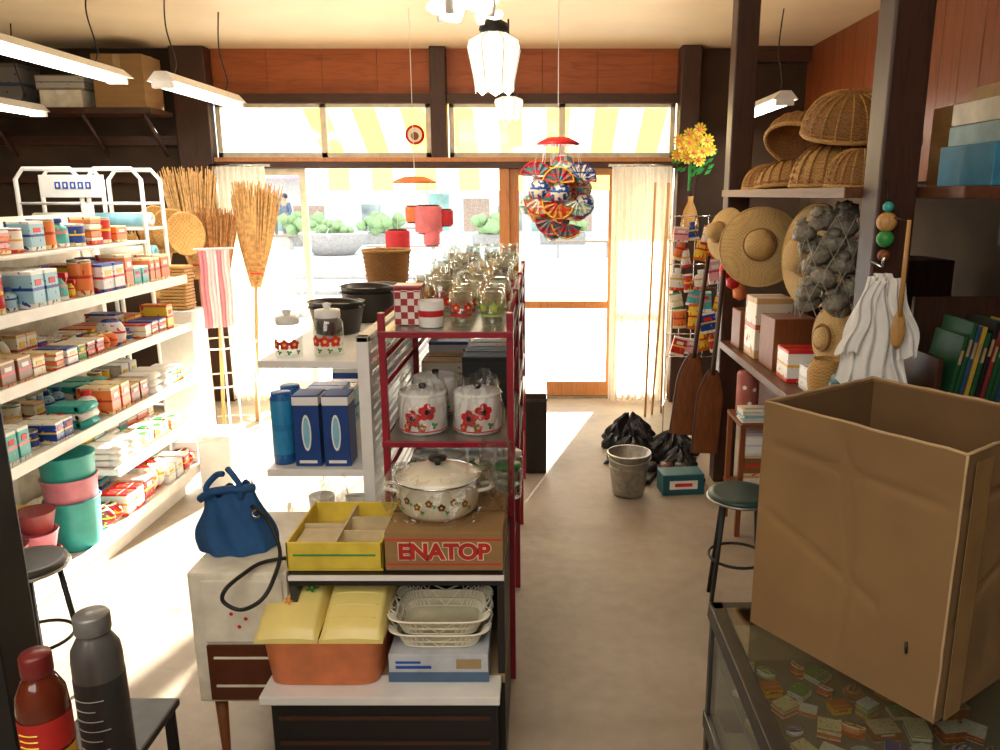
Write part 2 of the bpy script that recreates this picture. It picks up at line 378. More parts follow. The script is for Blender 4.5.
def pendant(x,y,zt,zb,w,lab):
    o=T('pendant_lamp',lab,'lamp',(x,y,zb),(0,0,.4))
    H=zt-zb
    m=M().lathe([(w*.37,.012),(w*.40,H*.2),(w*.5,H*.58),(w*.47,H*.68),(w*.22,H*.80)],SHADE,n=8,sm=False).lathe([(0,.03),(w*.36,.012)],SHADE,n=8,sm=False)
    for q in range(8):
        a,b2=q*pi/4,(q+1)*pi/4; p=(w*.37*math.cos(a),w*.37*math.sin(a)); r_=(w*.37*math.cos(b2),w*.37*math.sin(b2))
        m.add([(p[0],p[1],.012),(r_[0],r_[1],.012),((p[0]+r_[0])/2,(p[1]+r_[1])/2,-.012)],[(0,1,2)],SHADE)
    m.obj('lamp_shade',o)
    M().lathe([(w*.22,H*.79),(w*.27,H*.84),(w*.24,H*.93),(w*.08,H),(0,H)],BLK,n=16).obj('cap',o)
    for q in range(8):
        a=q*pi/4; M().tube([(rr*w*math.cos(a),rr*w*math.sin(a),zz) for rr,zz in((.373,.012),(.403,H*.2),(.503,H*.58),(.473,H*.68),(.223,H*.8))],.002,STL,5).obj('rib',o)
    M().tube([(0,0,H),(0,0,2.73-zb)],.006,BLK,6).obj('cord',o)
pendant(-.22,4.0,2.47,2.14,.27,'lit faceted opal glass pendant lamp with dark cap'); pendant(-.20,5.3,2.3,2.13,.2,'small faceted opal glass pendant lamp near the shop front')
o=T('ceiling_lamp','chrome ceiling lamp with short white fluorescent tubes','lamp',(-.31,3.5,2.40))
for q in range(4):
    a=q*pi/2+.4; M().tube(cr([(.05*math.cos(a),.05*math.sin(a),.03),(.1*math.cos(a),.1*math.sin(a),-.01),(.15*math.cos(a),.15*math.sin(a),-.005),(.15*math.cos(a+.4),.15*math.sin(a+.4),0),(.06*math.cos(a+.6),.06*math.sin(a+.6),.02)]),.016,TUBE,8).obj('tube',o)
M().lathe([(0,.05),(.1,.05),(.14,.03),(.155,.06),(.08,.1),(0,.11)],CHR,n=32).obj('reflector',o)
for q in range(4):
    a=q*pi/2+1.1; M().lathe([(0,-.04),(.018,-.035),(.022,0),(.016,.04),(0,.05)],WH,(.12*math.cos(a),.12*math.sin(a),.0),12).obj('socket',o)
M().tube([(0,0,.1),(0,0,.33)],.012,CHR).obj('cord',o)

# ---------------- high shelf at far wall ----------------
o=T('timber_shelf','dark timber shelf carrying cartons high on the wall','shelf',(0,0,2.22))
M().bx(-4.28,-2.78,5.85,6.2,0,.04,DKX,.004).obj('shelf_board',o)
for xx in(-4.0,-3.3,-2.85): M().tube([(xx,6.2,-.28),(xx,5.9,0)],.015,DK).obj('bracket',o)
def carton(name,w,d,h,mt,label,loc,rz=0,tape=None,cat='box',group=None):
    m=M().box((0,0,h/2),(w,d,h),mt,b=.004)
    m.box((0,0,h),(w*.98,.003,.002),BLK)
    if tape: m.box((0,0,h+.001),(w*.99,.05,.002),tape); m.box((0,-d/2-.001,h*.86),(.0*w+.05,.002,h*.26),tape)
    return tag(m.obj(name,None,loc,(0,0,rz)),label,cat,group)
carton('cardboard_box',.36,.28,.36,CARD,'brown cardboard carton on the high dark shelf',(-2.99,6.0,2.26),0,CARDL)
carton('cardboard_box',.3,.26,.12,CREAM,'flat pale grey carton lying on the high shelf',(-3.42,6.0,2.26),0,WP)
carton('cardboard_box',.34,.26,.1,pack('pk_grey','#b8b3a6','#8f887a','#6c7a8c'),'flat grey printed carton on top of another',(-3.42,6.0,2.38),.03)
carton('cardboard_box',.3,.26,.3,pack('pk_slate','#7e7a74','#5b5752','#3d4d63'),'dark grey printed carton on the high shelf',(-3.85,6.0,2.26),.02)

# ---------------- product meshes ----------------
PAL=[('red and white','#f2efe8','#d8262b','#e8b23a'),('blue and white','#eef2f5','#1f4fa8','#d8262b'),('yellow','#f3cf3a','#d8722b','#d8262b'),('orange','#ee8440','#f3e2b0','#c3392a'),
('green and white','#f0efe4','#3a9a4c','#f0cf3c'),('teal','#4fbab5','#eef4f2','#e58fa0'),('pink','#efb0b8','#f6efe8','#c33a62'),('cream','#efe6d0','#d8b27c','#b8542a'),('deep blue','#20439a','#f0efe8','#e8c63a'),('brown','#8a5a34','#dcc39a','#d8262b'),('white','#f4f3ee','#dfe2e4','#c9d4e4'),('light blue','#9fd0e4','#f4f4f0','#20439a'),('red','#cf2a2e','#f4efe4','#f0cf3c'),('green','#3f8f4a','#f0e9c8','#e8b23a')]
PM=[(n,pack('pack_'+n.replace(' ','_'),a,b_,c_)) for n,a,b_,c_ in PAL]
NP=len(PM)
CACHE={}
def prod(kind,ci):
    key=(kind,ci)
    if key in CACHE: return CACHE[key]
    mt=PM[ci][1]; m=M()
    if kind=='carton': m.box((0,0,.5),(1,1,1),mt,b=.03).box((0,-.2,1.0),(.9,.02,.01),WP).box((0,-.505,.7),(.5,.012,.16),[WP,YEL,RED2][ci%3])
    elif kind=='bottle': m.lathe([(0,0),(.46,0),(.5,.04),(.5,.62),(.42,.72),(.2,.8),(.2,.84)],mt,n=16,sy=.8).lathe([(.24,.84),(.24,.98),(.2,1),(0,1)],[WP,RED2,BLU][ci%3],n=14)
    elif kind=='tin': m.lathe([(0,0),(.48,0),(.5,.02),(.5,.95),(.48,.97)],mt,n=20).lathe([(.5,.93),(.5,.99),(.46,1),(.44,.97),(0,.97)],STL,n=20)
    elif kind=='pouch':
        for sg in(-1,1): m.grid(lambda u,v:((u-.5)*(1-.05*math.sin(pi*v)),sg*.5*math.sin(pi*u)**.4*math.sin(pi*min(1,v*.92+.04))**.4,v),8,8,mt)
        m.box((0,0,.99),(.98,.06,.06),mt)
    elif kind=='cup':
        for q in range(4): m.lathe([(.36,q*.16),(.48,q*.16+.5),(.5,q*.16+.51),(.47,q*.16+.49),(.35,q*.16+.03),(0,q*.16+.03)],mt,n=16)
    elif kind=='bowl': m.lathe([(0,0),(.25,0),(.27,.06),(.42,.4),(.5,1),(.47,1),(.4,.45),(.2,.1),(0,.1)],mt,n=20)
    elif kind=='spray': m.lathe([(0,0),(.42,0),(.45,.03),(.42,.5),(.16,.7),(.16,.76)],mt,n=14,sy=.7).box((0,-.1,.86),(.28,.6,.18),RED2,b=.03).box((0,-.32,.72),(.1,.08,.18),RED2,rot=(.4,0,0))
    elif kind=='flat':
        for q in range(4): m.box((.01*(q%2),.01*(q%3),.125+.25*q),(.97,.97,.23),PM[(ci+(q%2)*3)%NP][1],b=.02,rot=(0,0,.03*(q%2)))
    elif kind=='towel':
        tc=[WP,LBL,PINK,CREAM,YEL,TEAL][ci%6]
        for q in range(3):
            m.tube([(-.46,-.4,.17+.33*q),(.46,-.4,.17+.33*q)],.16,tc if q%2==0 else WP,10).box((0,.05,.17+.33*q),(.92,.9,.28),tc if q%2==0 else WP,b=.05)
    elif kind=='tray':
        m.box((0,0,.12),(1,1,.24),mt,b=.02)
        for a in range(3):
            for b2 in range(3): m.box((-.32+a*.32,-.32+b2*.32,.5),(.28,.28,.6),PM[(ci+a+b2)%12][1],b=.02)
    CACHE[key]=m.mesh('retail_'+kind); return CACHE[key]
NM={'carton':('product_box','small carton','box'),'bottle':('plastic_bottle','plastic bottle','bottle'),'tin':('tin_can','round tin','tin'),'pouch':('product_packet','plump packet','packet'),'cup':('paper_cup_stack','stack of cups','cups'),'bowl':('plastic_bowl','plastic bowl','bowl'),'spray':('spray_bottle','trigger spray bottle','bottle'),'tray':('goods_tray','tray of packets','tray'),'flat':('packet_pile','packet pile','packets'),'towel':('folded_towel','folded towels','towel')}
def place(kind,ci,loc,dim,rz,where,group):
    nm,lb,cat=NM[kind]; o=mk(nm,prod(kind,ci),None,loc,(0,0,rz)); o.scale=dim
    tag(o,(PAL[ci][0]+' ' if kind!='towel' else 'pastel ')+lb+' '+where,cat,group); return o
def fill(xs,ya,yb,z,hmax,kinds,cols,where,group,wr=(.05,.1)):
    for (x,dep) in xs:
        y=ya; rep=0
        while True:
            if rep<=0: k=R.choice(kinds); ci=R.choice(cols); w=R.uniform(*wr); h=R.uniform(.45,1)*hmax; rep=R.choice([1,1,2,2])
            rep-=1
            ww,hh=w,h
            if k=='bowl': hh=w*.45; ww=w*1.15
            if k=='cup': ww=w*.8
            if k=='tray': ww=.16; hh=.09
            if k=='flat': ww=w*1.3; hh=hmax*.55
            if k=='towel': ww=.12; hh=hmax*.7
            if y+ww>yb: break
            d=min(dep*.92,ww if k in('bottle','tin','cup','bowl','spray') else dep*.9)
            place(k,ci,(x,y+ww/2,z),(ww*.95,d,hh),pi/2+R.uniform(-.06,.06),where,group)
            y+=ww+R.uniform(.002,.01)
# ---------------- left shelf unit ----------------
SX0,SX1=-2.47,-2.0
o=T('store_shelf','long white metal store shelving unit packed with household goods','shelf',(0,0,0))
LV=[.14,.38,.63,.93,1.2]
for z in LV:
    ys=3.5 if z==.38 else 2.5; e=.05 if z==.14 else 0
    M().bx(SX0,SX1+e,ys,4.42,z-.03,z,WH,.004).bx(SX1-.005+e,SX1+.005+e,ys,4.42,z-.035,z+.012,WP).obj('shelf_board',o)
for y in(2.52,3.46,4.4): M().bx(SX0-.04,SX0,y-.02,y+.02,0,1.6,WH,.004).obj('upright',o)
M().bx(SX0-.035,SX0-.02,2.5,4.42,.14,1.55,CREAM).obj('back_panel',o)
M().bx(SX0,SX1,2.5,4.42,0,.1,WH).obj('kickboard',o)
WHR='on the white metal shelving'
fill([(-2.1,.16),(-2.3,.18)],2.6,4.38,1.202,.17,['carton','carton','bottle','tin','pouch','spray','flat'],[0,1,2,12,3,5,8,11,13,12,3],WHR,'household goods on the top shelf')
fill([(-2.09,.16),(-2.29,.18)],2.6,4.38,.932,.14,['carton','flat','pouch','tray','bottle','carton','flat'],[0,2,4,7,8,3,13,2,12,1,9],WHR,'household goods on the second shelf')
fill([(-2.1,.18),(-2.32,.18)],2.6,4.38,.632,.16,['flat','tin','cup','carton','towel','carton','bottle','towel'],[2,7,4,9,3,11,0,10,5,8],WHR,'household goods on the third shelf')
fill([(-2.1,.18),(-2.32,.18)],3.52,4.38,.382,.14,['flat','pouch','towel','carton','tray','towel'],[10,7,2,5,0,3,12],WHR,'household goods on the fourth shelf')
fill([(-2.34,.18)],2.6,4.38,.142,.17,['flat','towel','carton'],[10,7,5,3],WHR,'household goods on the bottom shelf')
fill([(-2.05,.16)],3.36,4.38,.142,.19,['pouch','carton','bottle','carton'],[10,12,12,3,0,4],WHR,'household goods on the bottom shelf edge')
o=T('wire_tray','raised white wire tray with colourful packets above the shelving','tray',(-2.27,3.35,1.40))
M().bx(-.19,.17,-.7,.9,0,.012,WH).obj('tray_base',o)
for sy in(-.66,.86): 
    for sx in (-.18,.16): M().bx(sx-.006,sx+.006,sy-.006,sy+.006,-.198,0,WH).obj('leg',o)
for k_ in range(13):
    place(['carton','pouch','flat','tin','bottle','carton'][(k_*3)%6 if k_%2 else (k_*5)%6],[12,2,3,5,3,0,11,3,5,8,0,12,3][k_],(-2.22,2.72+k_*.115,1.414),(.1,.11,R.uniform(.07,.14)),pi/2,'on the wire tray above the shelving','goods on the wire tray')
for k_,(mt,nm) in enumerate([(TEAL,'teal'),(PINK,'pink'),(TEAL,'green-teal')]):
    z=.142+k_*.1
    m=M().lathe([(0,0),(.092,0),(.096,.01),(.108,.215),(.112,.22),(.105,.217),(.09,.012),(0,.012)],mt,n=28)
    m.ring(.11,.004,mt,(0,0,.22),28)
    tag(m.obj('waste_bin',None,(-2.045,3.2,.001+z)),nm+' plastic bin nested in a stack on the bottom shelf','bin','stacked plastic bins')
for k_ in range(3):
    m=M().lathe([(0,0),(.055,0),(.072,.08),(.076,.085),(.069,.081),(.052,.01),(0,.01)],[mat('dusky_red','#a04a48',.4),PINK,mat('dusky_red','#a04a48',.4)][k_],n=24)
    tag(m.obj('plastic_tub',None,(-2.05,2.96,.143+.087*k_)),'small plastic tub in a stack on the bottom shelf','tub','small plastic tubs')
m=M().lathe([(0,0),(.075,0),(.09,.2),(.094,.205),(.086,.2),(.07,.01),(0,.01)],mat('maroon_plastic','#8d3f45',.4),n=24)
tag(m.obj('plastic_bucket',None,(-2.05,2.74,.143)),'maroon plastic bucket on the bottom shelf','bucket')
o=T('display_rack','white tubular display rack holding rolls of vinyl cloth','rack',(-2.72,4.75,0))
for yy in(0,.24):
    for (xa,xb) in((-.38,.0),(.04,.36)):
        M().tube([(xa,yy,0),(xa,yy,1.74),(xa+.05,yy,1.8),(xb-.05,yy,1.8),(xb,yy,1.74),(xb,yy,0)],.013,WH).obj('frame',o)
for z in(.3,.8,1.25,1.45,1.6):
    for (p_,q_) in(((-.38,0,z),(.36,0,z)),((-.38,.24,z),(.36,.24,z)),((-.38,0,z),(-.38,.24,z)),((.36,0,z),(.36,.24,z))): M().tube([p_,q_],.008,WH).obj('rail',o)
M().box((-.04,-.018,1.70),(.38,.012,.13),WP,b=.003).obj('sign_board',o)
for q in range(5): M().box((-.12+q*.045,-.026,1.705),(.032,.003,.04),BLU).box((-.12+q*.045,-.0275,1.705),(.012,.002,.022),WP).obj('sign_mark',o)
for k_,z in enumerate([1.27,1.47,.82]):
    for j in range(2):
        for h in range(2):
            mt=[WP,CREAM,LBL,WH][(k_+j+h)%4]
            m=M().lathe([(.015,-.15),(.04,-.15),(.04,.15),(.015,.15),(.015,-.15)],mt,n=18,rot=(0,pi/2,0))
            tag(m.obj('cloth_roll',None,(-2.91+j*.36,4.82+h*.1,z+.035)),'pale roll of vinyl tablecloth lying in the white rack','roll','cloth rolls in the rack')
for q in range(13):
    m=M().box((0,0,.009),(.15,.13,.016),WK,rot=(0,0,R.uniform(-.06,.06)),b=.004).box((0,0,.0172),(.1,.08,.001),TW)
    tag(m.obj('woven_coaster',None,(-2.14,4.60,.996+q*.0195)),'square woven bamboo coaster in a tall stack','mat','stacked bamboo coasters')
tag(M().bx(-.1,.1,-.1,.1,0,.985,WH,.006).bx(-.105,.105,-.105,.105,.95,.985,WP,.003).obj('display_plinth',None,(-2.13,4.60,0.005)),'white display plinth at the end of the shelving','plinth')
for k_ in range(4):
    mt=mixshader('towel_%d'%(k_%2),'cloth',['#f0a9b4','#f7eef0'][k_%2],.4)
    m=M().grid(lambda u,v:((u-.5)*.045+.003*math.sin(9*v+k_),.01*math.sin(u*12+k_),-.46*v),8,10,mt)
    m.tube([(-.025,0,.005),(.025,0,.005)],.005,WP)
    tag(m.obj('hanging_towel',None,(-1.985+k_*.038,4.62+.02*k_,1.33),(0,0,.4)),'folded pastel towel hanging at the end of the shelving','towel','hanging towels')
o=T('towel_stand','thin white wire stand holding towels','stand',(-1.92,4.65,0))
M().tube([(-.10,-.06,1.342),(.12,.05,1.342)],.005,WH).obj('rail',o)
M().tube([(0,-.0,0),(0,-.0,1.342)],.007,WH).obj('pole',o); M().ring(.09,.007,WH,(0,0,.01)).tube([(-.09,0,.01),(.09,0,.01)],.006,WH).obj('base',o)
tag(M().bx(-.09,.09,-.11,.11,0,.3,WP,.01).bx(-.1,.1,-.12,.12,.3,.33,WH,.008).bx(-.05,.05,-.125,-.12,.31,.32,CREAM).obj('storage_bin',None,(-1.84,4.3,.001)),'white lidded storage bin standing on the floor','bin')
# ---------------- brooms near window ----------------
STR=mat('broom_straw','#cfa468',.8,var=.25,scale=40); STR2=mat('broom_twig','#a5713d',.85,var=.3,scale=40)
def broom(loc,rot,hl,bl,fan,hm,bm,lab,grp,n=200,flat=.35):
    o=T('broom',lab,'broom',loc,rot,grp)
    M().tube([(0,0,0),(0,0,hl+.05)],.013,hm).obj('handle',o)
    m=M()
    for q in range(n):
        a=R.uniform(-1,1); b2=R.uniform(-1,1)*flat; e=R.uniform(.8,1)
        m.tube([(a*.03,b2*.03,hl-.05),(a*fan*.6,b2*fan*.6,hl+bl*.4*e),(a*fan*R.uniform(.85,1.1),b2*fan,hl+bl*e)],[.006,.007,.003],bm,4,cap=False)
    m.obj('bristles',o)
    for q in range(3): M().ring(.04+q*.014,.005,RED2 if q==1 else TW,(0,0,hl+.0+q*.05),14,5,sy=.6).obj('binding',o)
broom((-2.38,5.5,.002),(0,-.01,0),1.12,.72,.19,TW,STR,'tall bushy straw broom standing with bristles up','brooms by the window')
broom((-2.12,5.62,.002),(.0,.07,.3),1.05,.70,.17,TW,STR,'bushy straw broom leaning with bristles up by the window','brooms by the window')
broom((-2.24,5.3,.002),(0,.05,.5),.95,.62,.13,TW,STR2,'brown twig broom standing with bristles up by the window','brooms by the window')
broom((-2.62,5.40,.002),(0,-.03,.2),1.0,.42,.15,BWD,STR,'short fan-shaped straw broom standing by the timber post','brooms by the window')
o=T('umbrella_stand','white wire stand gathering the brooms','stand',(-2.28,5.47,0))
for z in(.02,.35,.62): M().ring(.24,.007,WH,(0,0,z),28,6).obj('hoop',o)
for q in range(8): a=q*pi/4; M().tube([(.24*math.cos(a),.24*math.sin(a),.0),(.24*math.cos(a),.24*math.sin(a),.62)],.006,WH).obj('wire',o)
for k_ in range(3):
    m=M().lathe([(0,0),(.11,.01),(.14,.035),(.143,.04),(.13,.036),(.1,.015),(0,.01)],WK,n=30,wob=.01,wn=15)
    tag(m.obj('bamboo_tray',None,(-2.5+.09*k_,5.14,1.44-.02*k_),(1.45,0,1.0)),'round bamboo tray hanging in a row','tray','bamboo trays by the brooms')
def curtain(x0,x1,y,z0,z1,lab,amp=.025,n=9):
    o=T('curtain',lab,'curtain',(x0,y,z0))
    M().grid(lambda u,v:(u*(x1-x0)+.02*math.sin(v*4)*u,amp*math.sin(u*n*2*pi)*(1.1-.4*v)+.01*math.sin(v*7+u*20),v*(z1-z0)),90,14,CURT).obj('fabric',o)
    M().tube([(-.03,0,z1-z0+.01),(x1-x0+.03,0,z1-z0+.01)],.008,CHR).obj('curtain_rod',o)
curtain(.55,1.02,6.12,.03,1.86,'sheer cream curtain hanging beside the door')
curtain(-2.48,-2.08,6.12,.03,1.86,'sheer cream curtain hanging by the brooms')

# ---------------- centre: cream cabinet & low shelf ----------------
o=T('cabinet','cream enamel cabinet with brown lower door on tapered legs','cabinet',(-.85,2.22,0))
M().bx(-.14,.14,-.22,.22,.21,.62,CREAM,.008).obj('body',o)
M().bx(-.10,.128,-.232,-.222,.225,.40,BROWN,.003).bx(-.08,.11,-.236,-.231,.27,.276,CREAM).bx(-.08,.11,-.236,-.231,.36,.366,CREAM).obj('door',o)
M().bx(-.10,.128,-.230,-.222,.41,.60,CREAM,.003).obj('panel',o)
for (x,z) in((-.02,.5),(.02,.485),(.0,.46)): M().lathe([(0,0),(.006,0)],RED2,(x,-.2315,z),8,rot=(pi/2,0,0)).obj('printed_dot',o)
for sx in(-.1,.1):
    for sy in(-.17,.17): M().lathe([(.012,0),(.02,.21),(0,.21)],BWD,(sx,sy,0),10).obj('leg',o)
o=T('display_table','low black display table with open shelf and white edging','table',(0,0,0))
M().bx(-.70,-.10,1.99,2.40,.585,.62,BLK,.004).bx(-.70,-.10,1.983,1.99,.605,.619,WH).obj('top_board',o)
M().bx(-.77,-.11,1.88,1.985,.285,.31,WP,.003).bx(-.70,-.10,1.985,2.38,.285,.31,CARDL).obj('shelf_board',o)
M().bx(-.70,-.68,1.99,2.38,.31,.585,DGREY,.002).obj('side_panel',o); M().bx(-.12,-.10,1.99,2.38,.31,.585,BLK,.002).obj('side_panel',o); M().bx(-.68,-.12,2.36,2.38,.31,.585,BLK).obj('back_panel',o)
m=M().bx(-.75,-.12,1.91,1.985,0,.285,BLK,.004).bx(-.70,-.10,1.985,2.36,0,.284,BLK)
for z in(.06,.14,.22): m.bx(-.73,-.14,1.905,1.911,z,z+.012,DKX)
m.obj('base',o)
o=T('bread_bin','orange plastic bin with twin yellow flip lids and printed flowers','bin',(-.605,2.06,.312))
M().loft([(0,.148,.125),(.006,.154,.131),(.13,.166,.142),(.136,.172,.148),(.15,.172,.148),(.154,.168,.144)],ORG,.28).obj('body',o)
LID=mat('pale_yellow_lid','#f4df86',.3,var=.03)
def lidz(v): return .155+.012+.093*math.sin(min(1,v*1.25)*pi/2)**.9
for s_ in(-1,1):
    m=M(); xa,xb=(s_*.002,s_*.176)
    def lf(u,v):
        eu=1-abs(2*u-1)**8; ev=1-abs(2*v-1)**10
        return (xa+(xb-xa)*u,-.152+.298*v,.152+(lidz(v)-.152)*(.25+.75*min(1,eu*1.6))*min(1,.2+ev*1.2)+.006*math.sin(pi*u))
    m.grid(lf,24,24,LID)
    m.add([lf(1,v/16) for v in range(17)]+[(xb,.146,.145),(xb,-.152,.145)],[tuple(range(19))],LID)
    m.add([lf(u/12,0) for u in range(13)]+[(xb,-.152,.145),(xa,-.152,.145)],[tuple(range(15))],LID)
    if s_>0:
        for q in range(5):
            v=.14+q*.12; m.tube([(lf(.15+.7*j/8,v)[0],lf(.15+.7*j/8,v)[1],lf(.15+.7*j/8,v)[2]+.0005) for j in range(9)],.0022,LID,5)
    m.obj('lid',o)
for (fx,fy,sz,mt) in[(-.125,.0,.018,RED2),(-.08,.03,.024,ORG),(-.045,-.03,.018,GRN),(-.13,.06,.014,RED2),(-.10,-.07,.014,ORG),(-.05,.06,.016,BROWN)]:
    vv=(fy+.152)/.298; zz=lidz(vv)+.011
    t_=math.atan((lidz(vv+.02)-lidz(vv-.02))/(.298*.04))
    m=M()
    vs=[]
    for q in range(30):
        a=2*pi*q/30; rr=sz*(.75+.28*math.cos(5*a)); vs.append((rr*math.cos(a),rr*math.sin(a),0))
    m.add(vs,[tuple(range(30))],mt); m.add([(sz*.28*math.cos(a_*pi/4),sz*.28*math.sin(a_*pi/4),.001) for a_ in range(8)],[tuple(range(8))],YEL)
    m.obj('flower_print',o,(fx,fy,zz),(t_,0,0))
tag(M().bx(-.14,.14,-.11,.11,0,.085,mat('pale_grey_carton','#c5cad0',.6),.003).bx(-.141,.141,-.112,-.11,.0,.03,mat('slate_band','#54708f',.6)).bx(-.12,-.02,-.1125,-.11,.042,.05,BLU).bx(-.12,-.05,-.1125,-.11,.058,.064,BLU).bx(.05,.12,-.1125,-.11,.042,.07,CARDL).obj('product_box',None,(-.285,2.06,.312)),'grey and blue printed carton under the lace baskets','box')
WM=mat('ivory_plastic','#efe9d2',.35,var=.03); WM2=mat('ivory_plastic_inner','#d3c9a6',.4)
def lace_basket(z,lab):
    o=T('lace_basket',lab,'basket',(-.285,2.06,z),group='lace baskets')
    lv=[(.0,.108,.078),(.02,.116,.086),(.042,.126,.096)]
    m=M().loft(lv,WM2,.4)
    for (z_,w,d) in lv: m.tube([(*sup(q/48,w,d),z_) for q in range(48)],.003,WM,5,True)
    m.obj('body',o)
    m=M()
    for q in range(48):
        a=sup(q/48,.126,.096); b2=sup((q+.5)/48,.143,.112); c2=sup((q+1)/48,.126,.096)
        m.tube([(*a,.042),(*b2,.054),(*c2,.042)],.0026,WM,4)
        a=sup(q/48,.108,.078); b2=sup((q+.5)/48,.126,.096); m.tube([(*a,0),(*b2,.042)],.0022,WM,4)
        a=sup((q+1)/48,.108,.078); m.tube([(*a,0),(*b2,.042)],.0022,WM,4)
    m.tube([(*sup(q/96,.143+.003*math.cos(q*pi/1),.112),.054) for q in range(96)],.003,WM,4,True)
    m.obj('lace_rim',o)
lace_basket(.402,'ivory lace-edged rectangular plastic basket on a carton'); lace_basket(.442,'ivory lace-edged basket nested in another')
o=T('handbag','slouchy blue denim handbag with long dark strap on the cabinet','bag',(-.905,2.17,.622))
def bagf(u,v):
    a=2*pi*u; w=.112*(1-.35*v**1.8)*(1+.08*math.sin(2*pi*v))+.006*math.sin(6*a+4*v); d=.075*(1-.5*v)
    return (w*math.cos(a)-.015*v,d*math.sin(a)*(1+.09*math.sin(9*a+6*v)),.18*v+.01*math.sin(8*a)*v+.018*math.cos(a)*v)
m=M().grid(bagf,54,16,DENIM); m.add([bagf(q/54,0) for q in range(54)],[tuple(range(54))],DENIM); m.obj('body',o)
M().tube(cr([(-.09,-.025,.16),(-.055,-.038,.185),(-.01,-.033,.192),(.035,-.035,.195),(.065,-.01,.19)]),.012,DENIM).obj('gathered_top',o)
for s_ in(-1,1): M().tube(cr([(s_*.045-.015,-.03,.165),(s_*.05-.015,-.035,.2),(s_*.025-.01,-.03,.235),(-.01,-.025+.02*s_,.245)]),.009,DENIM).obj('handle',o)
M().tube(cr([(.06,-.03,.14),(.115,-.06,.11),(.165,-.12,.04),(.175,-.22,.0),(.15,-.255,-.04),(.095,-.258,-.065),(.05,-.257,-.04),(.06,-.252,-.005),(.09,-.2,.012),(.12,-.14,.015),(.19,-.1,.012)],8),.006,BLK,6).obj('shoulder_strap',o)
M().ring(.012,.003,CHR,(.08,-.05,.125),12,5,rot=(.5,.6,0)).obj('buckle',o)
o=T('storage_tray','yellow plastic storage box with beige compartments inside','box',(-.575,2.16,.622))
YBX=mat('mustard_plastic','#e3c748',.45)
m=M(); w,d,h=.135,.15,.085; BG=mat('beige_card','#d2c096',.6)
m.bx(-w,w,-d,d,0,.006,YBX).bx(-w,w,-d,-d+.007,.006,h,YBX,.002).bx(-w,w,d-.007,d,.006,h,YBX,.002).bx(-w,-w+.007,-d,d,.006,h,YBX,.002).bx(w-.007,w,-d,d,.006,h,YBX,.002).bx(-w+.02,w-.02,-d-.002,-d,.045,.05,GRN)
m.obj('body',o)
M().bx(-.003,.003,-d+.01,d-.01,.006,h-.005,BG).bx(.0,w-.01,-.05,-.044,.006,h-.01,BG).bx(.0,w-.01,.05,.056,.006,h-.01,BG).bx(-w+.01,0,.0,.006,.006,h-.01,BG).bx(-w+.01,w-.01,-d+.01,d-.01,.006,.02,BG).bx(-w+.012,-.006,-d+.012,-.004,.02,.065,BG,.004).obj('divider',o)
o=tag(M().bx(-.165,.165,-.15,.15,0,.115,CARD,.003).bx(-.165,.165,-.004,.004,.115,.117,CARDD).bx(-.16,.16,-.1515,-.15,.092,.096,RED2).bx(-.16,.16,-.1515,-.15,.018,.022,RED2).obj('cardboard_box',None,(-.268,2.16,.622)),'brown carton with red ENATOP lettering under the pot','box')
text('ENATOP',o,mat('pale_outline','#e8cfae',.8),.064,(.0,-.1518,.057),(pi/2,0,0),name='letter_outline',xs=1.03,bold=.0055)
text('ENATOP',o,mat('red_ink','#b8281f',.6),.064,(.0,-.153,.057),(pi/2,0,0),xs=1.03,bold=.0028)
FRED=mat('flower_red','#cf2a2e',.4); FBR=mat('flower_brown','#8a5a2c',.5); ENAM=mat('cream_enamel','#ede6d0',.15,coat=.6,var=.04)
o=T('cooking_pot','cream enamel pot with floral print and black lid knob','pot',(-.30,2.17,.74))
m=M().lathe([(0,0),(.1,0),(.118,.02),(.125,.06),(.122,.1),(.128,.104),(.118,.1),(.11,.02),(0,.012)],ENAM,n=40)
for q in range(7): m.flower(.126,-2.5+q*.28,.055+.012*(q%2),.012,[FBR,BROWN,FBR][q%3],YEL); m.flower(.126,-2.38+q*.28,.04+.02*(q%2),.007,GRN,GRN,3)
m.obj('body',o)
M().lathe([(.125,.106),(.127,.112),(.1,.124),(.05,.136),(0,.14)],ENAM,n=40).ring(.126,.003,CHR,(0,0,.108),40).obj('lid',o)
M().lathe([(.008,.138),(.01,.15),(.026,.155),(.028,.163),(0,.168)],BLK,n=20).obj('knob',o)
for s_ in(-1,1): M().tube(cr([(s_*.118,-.03,.07),(s_*.15,-.025,.075),(s_*.155,0,.076),(s_*.15,.025,.075),(s_*.118,.03,.07)],3),.006,ENAM).obj('handle',o)
def filmbag(loc,w,d,h,lab,seed,grp='clear plastic bags'):
    rr=random.Random(seed); ph=[rr.uniform(0,6) for _ in range(6)]
    def f(u,v):
        a=2*pi*u; k=(1-.25*v**3)*(.94+.06*math.sin(5*a+ph[0]+4*v)+.05*math.sin(11*a+ph[1]-7*v))
        if v>.9: k*=.85+.3*math.sin(7*a+ph[2])**2
        return (w*k*math.cos(a),d*k*math.sin(a),h*v*(1+.09*math.sin(3*a+ph[3])*v))
    m=M().grid(f,54,14,FILM); 
    return tag(m.obj('plastic_bag',None,loc),lab,'bag',grp)
filmbag((-.29,2.17,.741),.175,.14,.14,'clear plastic bag wrapped around the enamel pot',3)
filmbag((-.14,2.31,.741),.06,.06,.16,'crumpled clear plastic bag beside the pot',23)

